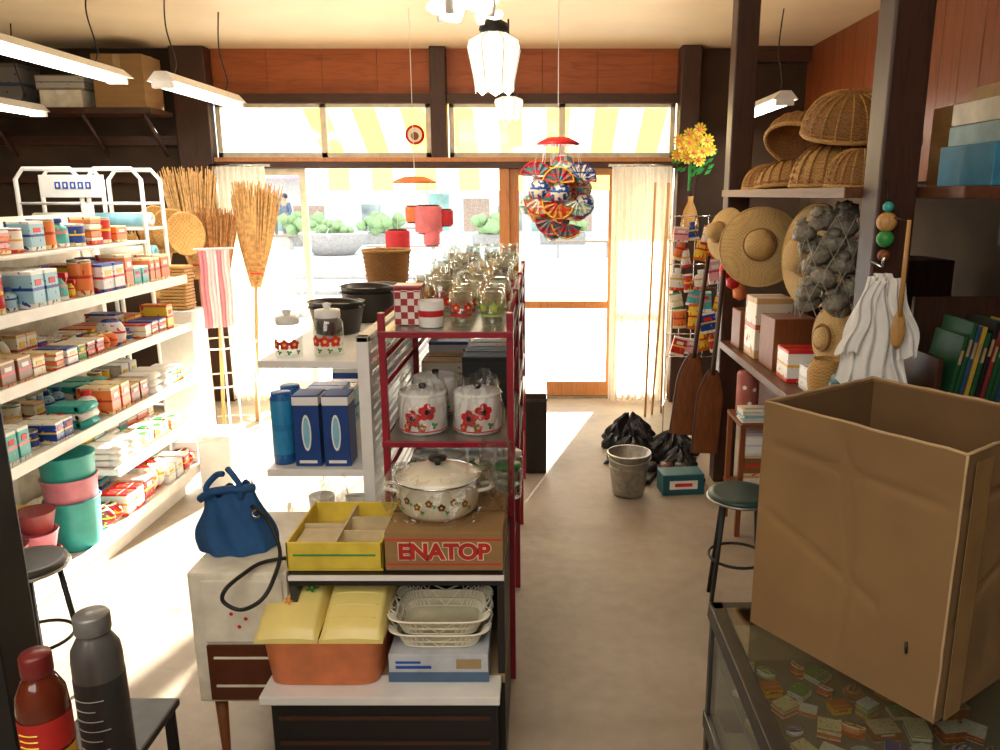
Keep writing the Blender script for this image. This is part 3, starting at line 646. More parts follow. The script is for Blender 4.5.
# ---------------- red rack ----------------
o=T('display_rack','red tubular metal display rack with glossy shelves','rack',(0,0,0))
XA,XB=-.50,-.095
for x in(XA,XB):
    for y in(2.43,3.08,3.74,4.4): M().bx(x-.011,x+.011,y-.011,y+.011,0,1.29,MAG,.003).obj('upright',o)
for z in(.64,.875,1.235): M().bx(XA-.011,XB+.011,2.415,4.415,z-.018,z-.008,BLK).bx(XA-.01,XB+.01,2.405,2.415,z-.022,z-.002,MAG,.002).bx(XA,XB,2.415,4.41,z-.008,z-.002,STL).obj('shelf_board',o)
for z in(.3,.76,1.05,1.14,1.275):
    M().tube([(XB,2.43,z),(XB,4.4,z)],.007,MAG).obj('rail',o); M().tube([(XA,2.43,z),(XA,4.4,z)],.007,MAG).obj('rail',o)
FG=mat('leaf_green','#3f8a4a',.5)
def canister(loc,r,h,lab,lid=WP,grp=None):
    o=T('enamel_canister',lab,'canister',loc,group=grp)
    m=M().lathe([(0,0),(r*.92,0),(r,.008),(r,h-.01),(r*.98,h)],WH,n=40).ring(r*.995,.0025,RED2,(0,0,.012),40,5)
    for q in range(2):
        a=-pi/2-.3+q*.62; m.flower(r,a,h*(.46+.18*(q%2)),r*.40,FRED,BLK)
        m.flower(r,a+.3,h*.26,r*.16,FG,FG,3); m.flower(r,a-.25,h*.22,r*.2,FRED,YEL)
    m.obj('body',o)
    M().lathe([(r*.98,h),(r*1.02,h+.004),(r*.98,h+.012),(r*.3,h+.018),(0,h+.018)],lid,n=40).obj('lid',o)
    M().lathe([(r*.12,h+.018),(r*.17,h+.028),(r*.15,h+.034),(0,h+.036)],BLK,n=16).obj('knob',o)
    return o
for (x,y) in((-.395,2.54),(-.21,2.54),(-.38,2.76)): canister((x,y,.875),.08,.125,'white enamel canister with red flower print',grp='flower canisters')
filmbag((-.395,2.54,.876),.09,.092,.175,'clear plastic bag over a flower canister',5); filmbag((-.21,2.54,.876),.09,.092,.185,'clear plastic bag over a flower canister',8)
carton('product_box',.18,.2,.19,pack('pk_charcoal','#33363a','#24262a','#4a3a2a'),'dark printed carton on the red rack',(-.20,2.93,.875))
for k_ in range(6): carton('product_box',.17,.17,R.uniform(.1,.18),PM[[7,9,1,10,0,3][k_]][1],PAL[[7,9,1,10,0,3][k_]][0]+' carton on the red rack',(-.40+.2*(k_%2),3.2+.22*(k_//2),.875),group='cartons on the red rack')
for k_ in range(4):
    for (yy,lm,ln) in((2.53,GRN,'green'),(2.66,WP,'white')):
        m=M().lathe([(0,0),(.045,0),(.048,.01),(.048,.09),(.04,.1)],JAR,n=20).lathe([(.042,.1),(.045,.102),(.045,.115),(0,.118)],lm,n=20)
        tag(m.obj('glass_jar',None,(-.41+.1*k_,yy,.64)),'small glass jar with '+ln+' lid on the lower rack shelf','jar','small glass jars')
m_,nt,b=newmat('checker_tin'); v=coords(nt); ch=nt.nodes.new('ShaderNodeTexChecker'); ch.inputs['Scale'].default_value=46; ch.inputs['Color1'].default_value=hexc('#a02236'); ch.inputs['Color2'].default_value=hexc('#e8dccf'); nt.links.new(v,ch.inputs['Vector']); nt.links.new(ch.outputs[0],b.inputs['Base Color']); CK=m_
def glassmesh(kind,pc):
    m=M()
    if kind=='tumbler':
        m.lathe([(0,0),(.03,0),(.034,.004),(.039,.11),(.036,.108),(.031,.012),(0,.01)],JAR,n=20)
        for q in range(6): m.flower(.038,q*1.05,.065,.016,pc if pc is not WP else FRED,YEL)
        m.lathe([(.0362,.035),(.0366,.043)],pc,n=20)
    elif kind=='goblet':
        m.lathe([(0,0),(.032,.001),(.03,.005),(.006,.012),(.005,.06),(.02,.07),(.036,.1),(.034,.15),(.032,.149),(.034,.1),(0,.072)],JAR,n=20)
    elif kind=='jar':
        m.lathe([(0,0),(.044,0),(.046,.006),(.046,.11),(.038,.12)],JAR,n=22).lathe([(.04,.118),(.044,.12),(.044,.135),(.012,.14),(.014,.152),(0,.154)],JAR if pc is not LBL else WP,n=22)
        for q in range(5): m.flower(.047,q*1.25,.055,.019,pc if pc is not WP else FRED,YEL)
    elif kind=='mug':
        m.lathe([(0,0),(.038,0),(.04,.004),(.041,.085),(.037,.085),(.036,.01),(0,.01)],pc,n=22).tube([(.04,0,.07),(.062,0,.065),(.066,0,.045),(.06,0,.025),(.04,0,.02)],.005,pc)
        m.lathe([(.0415,.035),(.0418,.055)],FRED,n=22)
    elif kind=='pitcher':
        m.lathe([(0,0),(.042,0),(.044,.006),(.04,.14),(.044,.17),(.041,.17),(.037,.14),(.04,.01),(0,.01)],JAR,n=22).lathe([(.0435,.03),(.042,.08)],pc,n=22).tube([(.04,0,.15),(.075,0,.14),(.078,0,.09),(.042,0,.06)],.005,JAR)
    return m.mesh('glass_'+kind)
GP=[mat('amber_print','#f0b428',.4),WP,mat('lime_print','#a9c96a',.4),FRED,LBL]
GM={}
for kd in ('tumbler','goblet','jar','mug','pitcher'):
    for q,pc in enumerate(GP): GM[(kd,q)]=glassmesh(kd,pc)
GN={'tumbler':('drinking_glass','printed drinking glass','glass'),'goblet':('goblet','clear stemmed glass','glass'),'jar':('glass_jar','lidded flower-printed glass jar','jar'),'mug':('mug','ceramic mug with red band','mug'),'pitcher':('glass_pitcher','printed glass pitcher','pitcher')}
CW=['amber','white','lime','red','light blue']
row=0;y=2.50
while y<4.34:
    for c_,x in enumerate([-.445,-.35,-.25,-.155]):
        if row<2 and c_==0: continue
        if row==1 and c_==1: continue
        if row>2 and R.random()<.14: continue
        kd=R.choice(['tumbler','tumbler','jar','mug','tumbler'] if row<6 else ['jar','goblet','tumbler','tumbler','pitcher'])
        q=R.choice([0,0,1,2,3,3,4])
        if kd=='mug' : q=R.choice([1,1,4])
        if row==0: kd=['','mug','tumbler','tumbler'][c_]; q=[0,1,3,2][c_]
        nm,lb,ct=GN[kd]
        tag(mk(nm,GM[(kd,q)],None,(x+R.uniform(-.004,.004),y,1.235),(0,0,R.uniform(1.2,1.9) if kd in('mug','pitcher') else R.random()*6)),CW[q]+' '+lb+' on the red rack','%s'%ct,'glassware on the rack')
    y+=.112; row+=1
o=T('checkered_tin','red and white checkered square tin on the red rack','tin',(-.43,2.56,1.235))
M().bx(-.044,.044,-.044,.044,0,.115,CK,.004).obj('body',o); M().bx(-.045,.045,-.045,.045,.115,.13,mat('tin_lid','#a3283a',.3),.005).obj('lid',o)

# ---------------- white gondola ----------------
o=T('store_shelf','white gondola shelf with slotted back panel beside the red rack','shelf',(0,0,0))
for z in(.34,.744,1.12): M().bx(-.925,-.60,2.5,4.4,z-.025,z,WH,.003).obj('shelf_board',o)
for y in(2.52,3.45,4.38): M().bx(-.60,-.56,y-.02,y+.02,0,1.2,WH,.003).obj('upright',o)
m=M()
for q in range(22): m.bx(-.585,-.575,2.54,4.36,.3+q*.04,.325+q*.04,WH)
m.obj('slotted_panel',o); M().bx(-.60,-.56,2.5,4.4,1.18,1.2,CREAM,.003).obj('top_rail',o)
M().bx(-.91,-.60,2.52,4.38,0,.3,CREAM,.004).obj('base',o)
BB=mat('black_bucket','#2a2623',.4)
def gjar(loc,r,h,lab):
    o=T('glass_jar',lab,'jar',loc,group='flower jars')
    m=M().lathe([(0,0),(r*.95,0),(r,.006),(r,h*.85),(r*.8,h)],JAR,n=28)
    for q in range(3): m.flower(r*1.01,-pi/2-.7+q*.7,h*.42,r*.42,FRED,YEL); m.flower(r*1.01,-pi/2-.4+q*.7,h*.18,r*.2,FG,FG,3)
    m.obj('body',o)
    M().lathe([(r*.82,h),(r*.86,h+.003),(r*.84,h+.025),(0,h+.03)],WP,n=24).obj('lid',o); M().lathe([(.01,h+.03),(.016,h+.045),(0,h+.05)],WP,n=14).obj('knob',o)
gjar((-.845,2.58,1.12),.045,.11,'glass jar with red flower print and white lid'); gjar((-.715,2.6,1.12),.05,.13,'glass jar with red flower print and white lid')
for k_,(x,y,z,r,h) in enumerate([(-.80,3.05,1.12,.105,.10),(-.80,3.05,1.14,.107,.10),(-.74,3.36,1.12,.115,.12),(-.74,3.36,1.145,.117,.12),(-.73,3.63,1.12,.11,.12)]):
    o=T('black_bucket','black rubber bucket stacked on the white gondola','bucket',(x,y,z+.001),group='black buckets')
    M().lathe([(0,0),(r*.8,0),(r*.82,.008),(r,h),(r*1.04,h+.004),(r*.97,h),(r*.8,.012),(0,.012)],BB,n=28).obj('body',o)
    M().tube([(r*math.cos(a_),-r*.25-.01,h+r*.5*math.sin(a_)*.35) for a_ in [pi*j/10 for j in range(11)]],.003,STL,5).obj('handle',o)
o=T('wicker_basket','tall round wicker waste basket on the white gondola','basket',(-.76,3.9,1.121))
m=M()
pr=[(.09+.025*q/24,.26*q/24) for q in range(25)]
m.lathe([(0,0)]+[(r+(.003 if i_%2 else -.002),z) for i_,(r,z) in enumerate(pr)]+[(.107,.26),(.085,.01)],WKD,n=30,wob=.015,wn=15).obj('body',o)
M().ring(.117,.007,WK,(0,0,.262),30,6).obj('rim',o)
for k_ in range(4):
    m=M()
    m.box((0,0,.012),(.13,.05,.02),BWD,b=.008)
    for q in range(20): m.tube([(-.055+.0058*q,R.uniform(-.015,.015),.02),(-.055+.0058*q,R.uniform(-.02,.02),.07)],.004,STR2,4)
    tag(m.obj('scrubbing_brush',None,(-.84,4.08+.075*k_,1.122)),'brown scrubbing brush lying on the gondola','brush','brown brushes')
CAN=pack('pk_canblue','#2f8fc4','#1c5ca4','#2a7fb8')
for k_,x in enumerate([-.885,-.885]):
    m=M().lathe([(0,0),(.036,0),(.038,.005),(.038,.23),(.034,.24),(.034,.25),(0,.25)],CAN,n=22)
    tag(m.obj('tall_can',None,(x,2.58+.1*k_,.745)),'tall blue round canister on the white gondola','can','blue canisters')
NAVY=mat('navy_carton','#1c4287',.4,var=.08)
for k_,x in enumerate([-.79,-.69]):
    tag(M().bx(-.044,.044,-.05,.05,0,.25,NAVY,.003).bx(-.0445,.0445,-.0505,.0505,.215,.245,WP,.002).lathe([(0,0),(.016,0)],WP,(0,-.0525,.12),20,rot=(pi/2,0,0),sy=4).lathe([(0,0),(.011,0)],LBL,(0,-.0535,.12),20,rot=(pi/2,0,0),sy=5).bx(-.03,.03,-.0525,-.05,.012,.022,WP).obj('product_box',None,(x,2.58,.745)),'tall deep blue boxed flask with white print','box','blue flask boxes')
for k_ in range(4): carton('product_box',.14,.14,R.uniform(.14,.22),PM[[1,11,8,10][k_]][1],PAL[[1,11,8,10][k_]][0]+' carton on the white gondola',(-.8,2.85+.2*k_,.745),group='cartons on the gondola')
for k_ in range(4): carton('product_box',.16,.14,R.uniform(.14,.2),PM[[0,4,7,3][k_]][1],PAL[[0,4,7,3][k_]][0]+' carton on the white gondola',(-.8,3.65+.2*k_,.745),group='cartons on the gondola')
filmbag((-.83,2.6,.341),.085,.08,.24,'clear plastic bag of goods on the low gondola shelf',11); filmbag((-.67,2.6,.341),.07,.08,.26,'clear plastic bag of goods on the low gondola shelf',12)
for k_ in range(4): place(['pouch','pouch','bowl','pouch'][k_],[10,7,10,10][k_],(-.84+.07*(k_%2)*2,2.62+.2*(k_//2),.345),(.1,.1,.18),0,'on the low gondola shelf','goods on low gondola shelf')
filmbag((-.66,2.36,.622),.05,.035,.14,'crumpled clear plastic bag behind the storage tray',14)
tag(M().bx(-.07,.07,-.2,.2,0,.5,BLK,.01).bx(-.072,.072,-.202,.202,.45,.47,DGREY,.004).obj('black_crate',None,(-.03,4.68,.001)),'black crate standing at the end of the aisle shelf','crate')

# ---------------- hanging mobiles ----------------
TM=[pack('ball_a','#c8262b','#f0efe8','#2f8f9a',th=.52),pack('ball_b','#2f8f9a','#e8b23a','#d8262b',th=.52),pack('ball_c','#f0e6d0','#d8262b','#1f4fa8',th=.52),pack('ball_d','#e07a3a','#8fb84a','#f0efe8',th=.52),pack('ball_e','#c9a24a','#1d1816','#d8262b',th=.52),pack('ball_f','#6aa9a0','#d8262b','#f0e6d0',th=.52)]
def paperball(o,x,y,z,r,q):
    M().lathe([(0,-r)]+[(r*math.cos(t)*1.0,r*math.sin(t)) for t in [(-.45+.1*j)*pi for j in range(10)]]+[(0,r)],TM[q%6],(x,y,z),18,wob=.07,wn=8,rot=(.5*q,.7*q,0)).obj('paper_ball',o)
    M().tube([(x*.7,y*.7,0),(x,y,z+r*.9)],.0012,WP,4).obj('thread',o)
def paperfan(o,x,y,z,r,q,a0):
    m=M(); n=12
    m.grid(lambda u,v:(r*(.15+.85*v)*math.cos(a0+pi*.9*u),(.01 if int(u*n+.5)%2 else -.01)*v,r*(.15+.85*v)*math.sin(a0+pi*.9*u)),n,3,TM[q%6],False)
    m.tube([(r*math.cos(a0+pi*.9*j/12),-.004,r*math.sin(a0+pi*.9*j/12)) for j in range(13)],.004,[RED2,YEL,BLU][q%3],4)
    m.obj('folded_paper',o,(x,y,z))
def mobile(loc,zc,rd,dm,lab):
    o=T('hanging_mobile',lab,'mobile',loc)
    M().lathe([(0,.035),(rd*.5,.03),(rd,0),(rd*.98,-.012),(0,.005)],dm,n=28).obj('disc',o)
    M().tube([(0,0,.03),(0,0,zc-loc[2])],.002,WP,4).obj('string',o)
    return o
o=mobile((.10,4.5,1.93),2.73,.12,RED2,'dense hanging cluster of colourful printed paper shapes under red disc')
for q in range(32):
    a=q*2.4; t=q/32; rr=[.03,.11,.155][q%3]
    z=-.12-.38*t if q%3==0 else -.15-.26*((q*7)%32)/32
    paperball(o,rr*math.cos(a),rr*math.sin(a)*.7,z,.06,q)
for q,(x,y,z,a0) in enumerate([(-.12,-.15,-.19,.2),(.0,-.17,-.22,.1),(.12,-.15,-.2,-.2),(-.1,-.16,-.3,3.2),(.0,-.18,-.32,3.1),(.11,-.16,-.31,3.1),(-.04,-.15,-.41,3.0),(.05,-.15,-.43,3.2)]): paperfan(o,x,y,z,.085,q,a0)
o=mobile((-.78,5.0,1.73),2.73,.14,ORG,'hanging mobile of pink and red paper lanterns by the window')
PRED=mat('lantern_red','#c8343c',.8); PPK=mat('lantern_pink','#e87f86',.8)
for (x,y,z,r,mt) in[(.08,0,-.23,.085,PPK),(.18,.03,-.22,.05,PRED),(-.02,.03,-.2,.05,ORG),(-.12,0,-.37,.075,PRED),(.1,-.03,-.34,.05,PPK)]:
    m=M().lathe([(r*.75,-r),(r*.95,-r*.9)]+[(r*(1+.03*(j%2)),-r*.85+.17*r*j) for j in range(11)]+[(r*.95,r*.9),(r*.75,r)],mt,n=24)
    m.ring(r*.75,.005,BLK,(0,0,-r),16,5).ring(r*.75,.005,BLK,(0,0,r),16,5).lathe([(0,-r),(r*.75,-r)],mt,n=16).lathe([(0,r),(r*.75,r)],mt,n=16)
    m.obj('paper_lantern',o,(x,y,z)); M().tube([(x*.8,y,0),(x,y,z+r)],.0015,WP,4).obj('thread',o)
tag(M().lathe([(0,0),(.075,0),(.075,.01),(0,.01)],RED2,n=28,rot=(pi/2,0,0)).lathe([(0,0),(.055,0)],CREAM,(0,-.012,0),24,rot=(pi/2,0,0)).lathe([(0,0),(.03,0)],BWD,(0,-.014,-.01),24,rot=(pi/2,0,0)).obj('round_sign',None,(-.96,6.255,2.1)),'round red and cream sign on the transom window','sign')

# ---------------- right side ----------------
o=T('flower_bouquet','bunch of yellow artificial sunflowers tied to the dark post','flowers',(1.12,6.02,1.80))
for q in range(14):
    a=q*2.4; rr=.035*math.sqrt(q); cx,cz=rr*math.cos(a)*1.0,.2+rr*math.sin(a); cy=-.03-.05*(q%3)
    m=M()
    for w in range(10):
        a=w*.63; m.add([(0,0,0),(.04*math.cos(a-.25),-.01,.04*math.sin(a-.25)),(.052*math.cos(a),-.015,.052*math.sin(a)),(.04*math.cos(a+.25),-.01,.04*math.sin(a+.25))],[(0,1,2,3)],YEL)
    m.lathe([(0,.012),(.014,.006),(.016,0)],ORG,(0,-.008,0),10,rot=(pi/2,0,0)); m.obj('flower_head',o,(cx,cy,cz))
m=M()
for q in range(50):
    a=R.random()*6.28; r=R.uniform(.03,.16); x,z=r*math.cos(a),.1+r*math.sin(a)*.9; m.add([(x,0,z),(x+.03,-.02,z+.01),(x+.05,-.01,z+.04),(x+.01,-.01,z+.03)],[(0,1,2,3)],GRN)
m.obj('leaves',o); M().tube([(0,0,-.12),(0,0,.2)],.012,GRN).obj('stem',o)
o=T('gourd_bottle','tan wicker-wrapped bottle hanging from the post','bottle',(1.13,6.0,1.33))
M().lathe([(0,0),(.06,.01),(.07,.1),(.05,.2),(.02,.27),(.02,.31),(0,.31)],WK,n=20).obj('body',o); M().tube([(0,0,.31),(0,0,.42)],.003,BLK,5).obj('cord',o)
o=T('toy_display','wire grid stand hung with carded toys','rack',(.98,5.0,0))
for q in range(7): M().tube([(-.16,0,.62+q*.15),(.16,0,.62+q*.15)],.0035,CHR,6).obj('rail',o)
for q in range(5): M().tube([(-.16+q*.08,0,0 if q in(0,4) else .62),(-.16+q*.08,0,1.52)],.0035,CHR,6).obj('wire',o)
RT=random.Random(12)
for r_ in range(6):
    x=-.16+RT.uniform(0,.04)
    while x<.13:
        w=RT.uniform(.05,.11); ci=RT.choice([0,12,2,3,5,12,4,6,8]); kd=RT.choice(['pouch','carton','pouch','bottle'])
        ob=mk('toy_packet',prod(kd,ci),None,(.98+x+w/2,4.97-.012*(r_%2),.64+.145*r_+RT.uniform(-.03,.03)),(0,RT.uniform(-.25,.25),0)); ob.scale=(w,.03,RT.uniform(.09,.16))
        tag(ob,PAL[ci][0]+' carded toy hanging on the wire stand','toy','carded toys'); x+=w+.004
for k_,(mt) in enumerate([RED2,RED2,ORG,RED2]):
    m=M().lathe([(0,0),(.035,.02),(.04,.06),(.02,.1),(0,.11)],mt,n=14).tube([(0,0,.1),(0,0,.2)],.002,WP,4)
    tag(m.obj('plastic_toy',None,(1.02+.04*k_,4.29,1.2-.06*(k_%3))),'small red plastic toy hanging by a string','toy','hanging red toys')
for k_,(x,t) in enumerate([(.80,.03),(.86,.06),(.94,.015)]):
    m=M(); m.tube([(0,0,0),(0,0,1.75)],.009,TW)
    for z in(.3,.65,1.0,1.35): m.ring(.0095,.003,TW,(0,0,z),10,5)
    tag(m.obj('bamboo_pole',None,(x,5.72+.06*k_,.002),(-.12,t,0)),'slim bamboo pole leaning near the curtain','pole','bamboo poles')
BRB=mat('broom_brown','#7d4823',.5,var=.2,scale=20,grain=(4,4,.6))
for k_,(x,y,zz,tl) in enumerate([(.80,4.20,.34,.10),(.90,4.08,.27,.06)]):
    o=T('wooden_paddle','flat brown wooden paddle on long dark handle leaning by post','paddle',(x,y,zz),(0,tl,.1*k_),'brown paddles by the post')
    def hw(v): return .070 if v<.6 else .020+.050*math.cos((v-.6)/.4*pi/2)**.8 if v<1 else .02
    m=M()
    for sgn in(-1,1): m.grid(lambda u,v:(hw(v)*(u*2-1),sgn*(.003*math.sin(pi*u)+.008),.46*v),12,22,BRB)
    m.box((0,0,.003),(.14,.016,.006),BRB)
    m.tube([(s_*hw(v/16),0,.46*v/16) for s_,v in [(-1,v) for v in range(17)]+[(1,16-v) for v in range(17)]],.008,DK,6)
    m.obj('blade',o)
    M().tube([(0,0,.44),(.0,0,.50),(0,0,1.0)],[.018,.013,.012],DK).obj('handle',o)
o=T('metal_bucket','galvanised metal bucket standing on the concrete floor','bucket',(.50,4.16,.002))
M().lathe([(0,.01),(.085,0),(.09,.01),(.118,.24),(.122,.245),(.114,.24),(.086,.02),(0,.02)],SILV,n=32).ring(.12,.006,SILV,(0,0,.243),32).ring(.11,.003,SILV,(0,0,.17),32).obj('body',o)
M().tube([(.12*math.cos(t),-.02-.1*math.sin(t),.235-.03*math.sin(t)) for t in [j*pi/12 for j in range(13)]],.004,STL,6).obj('handle',o)
SACK=mat('black_sack','#1d1c1d',.3,bump=.9,bs=14)
for k_,(x,y,w,d,h) in enumerate([(.58,4.64,.15,.12,.17),(.86,4.84,.15,.12,.15),(.60,4.99,.16,.12,.22),(.86,4.58,.1,.1,.12)]):
    ph=k_*2.1
    def sk(u,v):
        a=2*pi*u; c_=math.cos(v*pi/2*.98)**.5; j=1+.14*math.sin(5*a+ph+5*v)+.1*math.sin(11*a-9*v+ph)+.07*math.sin(17*a+14*v)
        return (w*math.cos(a)*c_*j,d*math.sin(a)*c_*j,h*v*(1+.25*math.sin(3*a+ph)*(1-v)+.1*math.sin(7*a)))
    tag(M().grid(sk,64,20,SACK,False).obj('rubbish_sack',None,(x,y,.002)),'crumpled black plastic sack on the floor','bag','black sacks')
for k_ in range(3):
    m=M().box((0,0,.02),(.1,.24,.035),[BLK,BROWN,BLK][k_],b=.014).lathe([(0,0),(.045,0),(.04,.05),(0,.055)],[BLK,BROWN,BLK][k_],(0,.06,.02),16,sy=1.3)
    tag(m.obj('work_shoe',None,(.64+.12*k_,4.40,.002),(0,0,.4*k_-.4)),'dark rubber shoe lying by the black sacks','shoe','shoes on the floor')
tag(M().box((0,0,.06),(.24,.14,.12),mat('teal_carton','#1f5a64',.5),b=.006).box((0,-.071,.06),(.16,.002,.05),WP).box((0,-.0725,.06),(.1,.002,.02),RED2).obj('product_box',None,(.80,4.2,.002),(0,0,.1)),'teal printed carton on the floor by the paddles','box')
o=T('side_counter','dark wooden counter running along the panelled wall','counter',(0,0,0))
M().bx(1.16,2.0,2.3,4.3,.82,.86,BWY,.005).bx(1.0,1.16,2.62,4.28,.82,.86,BWY,.005).obj('counter_top',o)
M().bx(1.2,1.98,2.35,4.28,0,.82,DKY).obj('body',o)
for q in range(3): M().bx(1.188,1.2,2.4+q*.63,2.98+q*.63,.08,.78,BWY,.004).obj('door',o)
for (x,y,w,d,h,pi_,lab) in[(1.12,4.1,.16,.16,.2,9,'brown wooden box on the dark counter'),(1.14,3.86,.18,.18,.3,7,'cream printed carton on the dark counter'),(1.16,3.6,.2,.2,.24,9,'brown box on the dark counter'),(1.4,3.9,.2,.3,.4,9,'dark brown upright box on the dark counter'),(1.42,3.4,.2,.3,.34,9,'dark brown upright box on the dark counter'),(1.14,3.34,.16,.16,.14,0,'red and white carton on the dark counter'),(1.15,3.14,.12,.12,.1,10,'white carton on the dark counter'),(1.75,3.7,.25,.3,.5,9,'tall dark box by the panelled wall'),(1.75,3.0,.25,.3,.3,9,'dark box by the panelled wall')]:
    carton('product_box',w,d,h,PM[pi_][1] if pi_!=9 else (BWD if x<1.2 else DARKC),lab,(x,y,.861),R.uniform(-.05,.05))
o=T('side_table','small wooden side table with shelf beside the post','table',(1.06,3.72,0))
M().bx(-.1,.1,-.14,.14,.56,.58,BWD,.004).obj('top_board',o); M().bx(-.1,.1,-.14,.14,.2,.215,BWD).obj('shelf_board',o)
for sx in(-.085,.085):
    for sy in(-.125,.125): M().bx(sx-.012,sx+.012,sy-.012,sy+.012,0,.56,BWD).obj('leg',o)
tag(M().lathe([(0,0),(.05,0),(.055,.01),(.055,.2),(.05,.21),(0,.215)],mat('dusty_rose','#a85c50',.5),n=24).flower(.055,-1.6,.06,.012,WP,WP).flower(.055,-1.2,.13,.012,WP,WP).flower(.055,-2.1,.14,.012,WP,WP).obj('round_canister',None,(1.04,3.79,.581)),'dusty red round canister with white dots','canister')
for q in range(5): tag(M().box((0,0,.006),(.16,.11,.011),[WP,CREAM,LBL][q%3],b=.002).box((0,-.02,.0122),(.12,.03,.001),DKG).obj('newspaper',None,(1.05,3.65,.582+q*.0125),(0,0,R.uniform(-.15,.15))),'folded newspaper in a pile on the side table','newspaper','newspapers')
for q in range(3): carton('product_box',.14,.12,.1,PM[[7,9,10][q]][1],PAL[[7,9,10][q]][0]+' carton on the side table shelf',(1.06,3.64,.217+.102*q),group='cartons under the side table')
def stool(loc,sr,sh,seatm,lab):
    o=T('stool',lab,'stool',loc)
    M().lathe([(0,sh-.03),(sr*.97,sh-.03),(sr,sh-.015),(sr*.97,sh-.002),(sr*.8,sh),(0,sh)],seatm,n=32).ring(sr,.005,STL,(0,0,sh-.022),32).obj('seat',o)
    for q in range(4):
        a=q*pi/2+.6; M().tube([(sr*.7*math.cos(a),sr*.7*math.sin(a),sh-.03),(sr*1.1*math.cos(a),sr*1.1*math.sin(a),0)],.009,BLK).obj('leg',o)
    M().ring(sr*.88,.006,BLK,(0,0,sh*.45),28).obj('foot_ring',o)
stool((.80,2.92,0),.13,.5,mat('dark_teal_vinyl','#24413f',.4),'round stool with dark teal seat and black metal legs')
stool((-1.66,2.32,0),.12,.5,mat('dark_vinyl','#3a3634',.4),'round dark vinyl stool with black legs')
o=T('timber_shelf','brown plank shelf carrying baskets and boxes between posts','shelf',(0,0,1.64))
M().bx(1.165,2.02,2.2,4.55,0,.035,BWY,.004).bx(.98,1.165,2.58,4.32,0,.035,BWY,.004).obj('shelf_board',o)
for y in(2.25,3.4,4.5): M().bx(1.98,2.02,y-.02,y+.02,-.2,0,DK).obj('bracket',o)
def bowlbasket(loc,rot,r,h,mt,lab,n=48):
    o=T('bamboo_basket',lab,'basket',loc,rot,'bamboo baskets on the shelf')
    def prf(t): return (r*math.sin(t*pi/2)**.7,h*(1-math.cos(t*pi/2)))
    pr=[(0,0)]
    for q in range(1,19):
        rr,zz=prf(q/18); pr.append((rr+(.004 if q%2 else -.003),zz))
    pr+=[(r*.96,h*.98)]+[(prf(t)[0]*.95,prf(t)[1]+.006) for t in(.8,.6,.4,.2)]+[(0,.008)]
    m=M().lathe(pr,mt,n=n,wob=.02,wn=n//2)
    for q in range(20):
        a=q*2*pi/20; m.tube([((prf(t)[0]+.003)*math.cos(a),(prf(t)[0]+.003)*math.sin(a),prf(t)[1]-.002) for t in[j/8 for j in range(1,9)]],.0042,WK if mt is WKD else WKD,4)
    m.obj('woven_body',o)
    M().ring(r,.010,WK,(0,0,h),36,6).ring(r*.99,.007,WKD,(0,0,h-.016),36,6).obj('rim',o)
bowlbasket((1.16,2.90,1.81),(pi+.05,.0,0),.12,.13,WKD,'deep brown woven basket turned upside down on a stack')
bowlbasket((1.20,3.25,1.85),(pi,.0,0),.18,.165,WK,'large round bamboo basket turned upside down on a stack')
bowlbasket((1.19,3.12,2.03),(pi+.25,-.15,.3),.175,.15,WKD,'large brown bamboo basket tilted on top of the stack')
bowlbasket((1.16,3.72,1.80),(pi-.1,.0,0),.16,.12,WK,'tan bamboo basket turned upside down on the shelf')
bowlbasket((1.20,4.10,1.80),(pi,.0,0),.16,.12,WKD,'brown bamboo basket turned upside down on the shelf')
bowlbasket((1.22,3.68,1.96),(pi-.4,.45,0),.165,.12,WKD,'brown bamboo basket leaning on the stack')
bowlbasket((1.52,3.7,1.87),(.9,.1,0),.17,.1,WK,'shallow bamboo tray basket leaning behind the stack')
for (x,y,z,w,d,h,mt,lab) in[(1.48,2.42,1.676,.42,.3,.12,mat('aqua_carton','#3f8fb4',.5),'flat aqua blue carton on the plank shelf'),(1.50,2.42,1.797,.42,.3,.06,mat('paleblue_carton','#a2c4c8',.5),'flat pale blue carton on top of another'),(1.46,2.42,1.858,.34,.28,.065,CREAM,'cream carton on top of the blue cartons'),(1.62,2.86,1.676,.36,.28,.28,CARD,'brown carton on the plank shelf'),(1.78,3.2,1.676,.26,.26,.2,CARD,'brown carton at the back of the plank shelf'),(1.5,2.45,1.924,.3,.25,.05,CARDL,'flat brown carton on top of the pile')]:
    carton('cardboard_box',w,d,h,mt,lab,(x,y,z),R.uniform(-.03,.03),CARDL if mt is CARD else None)
def hat(loc,rot,r,ch,lab,oval=1):
    o=T('straw_hat',lab,'hat',loc,rot,'straw hats')
    pr=[(0,ch),(r*.18,ch*.98),(r*.3,ch*.85),(r*.36,ch*.4),(r*.39,.02)]
    for q in range(1,14): t=q/13; pr.append((r*(.39+.61*t)+.0,.012-.035*t**2+(.0022 if q%2 else 0)))
    M().lathe(pr,STRAW,n=44,sx=oval,wob=.015,wn=5).obj('brim_and_crown',o)
    M().ring(r,.005,STRAW,(0,0,-.023),44,6,sx=oval).obj('edge',o)
    M().ring(r*.385,.006,mat('hat_band','#8a5a2c',.6),(0,0,.03),30,6,sx=oval).obj('hat_band',o)
hat((1.02,3.66,1.42),(pi/2-.25,.1,-.35),.185,.11,'wide straw hat hanging beside the post')
hat((.93,4.05,1.46),(pi/2-.2,0,-1.1),.13,.09,'straw hat hanging behind another hat')
hat((1.13,3.30,1.40),(pi/2-.05,.1,-1.25),.215,.1,'large straw hat hanging edge on')
hat((1.14,3.04,1.10),(pi/2-.05,.1,-1.3),.13,.05,'small straw hat hanging low by the counter')
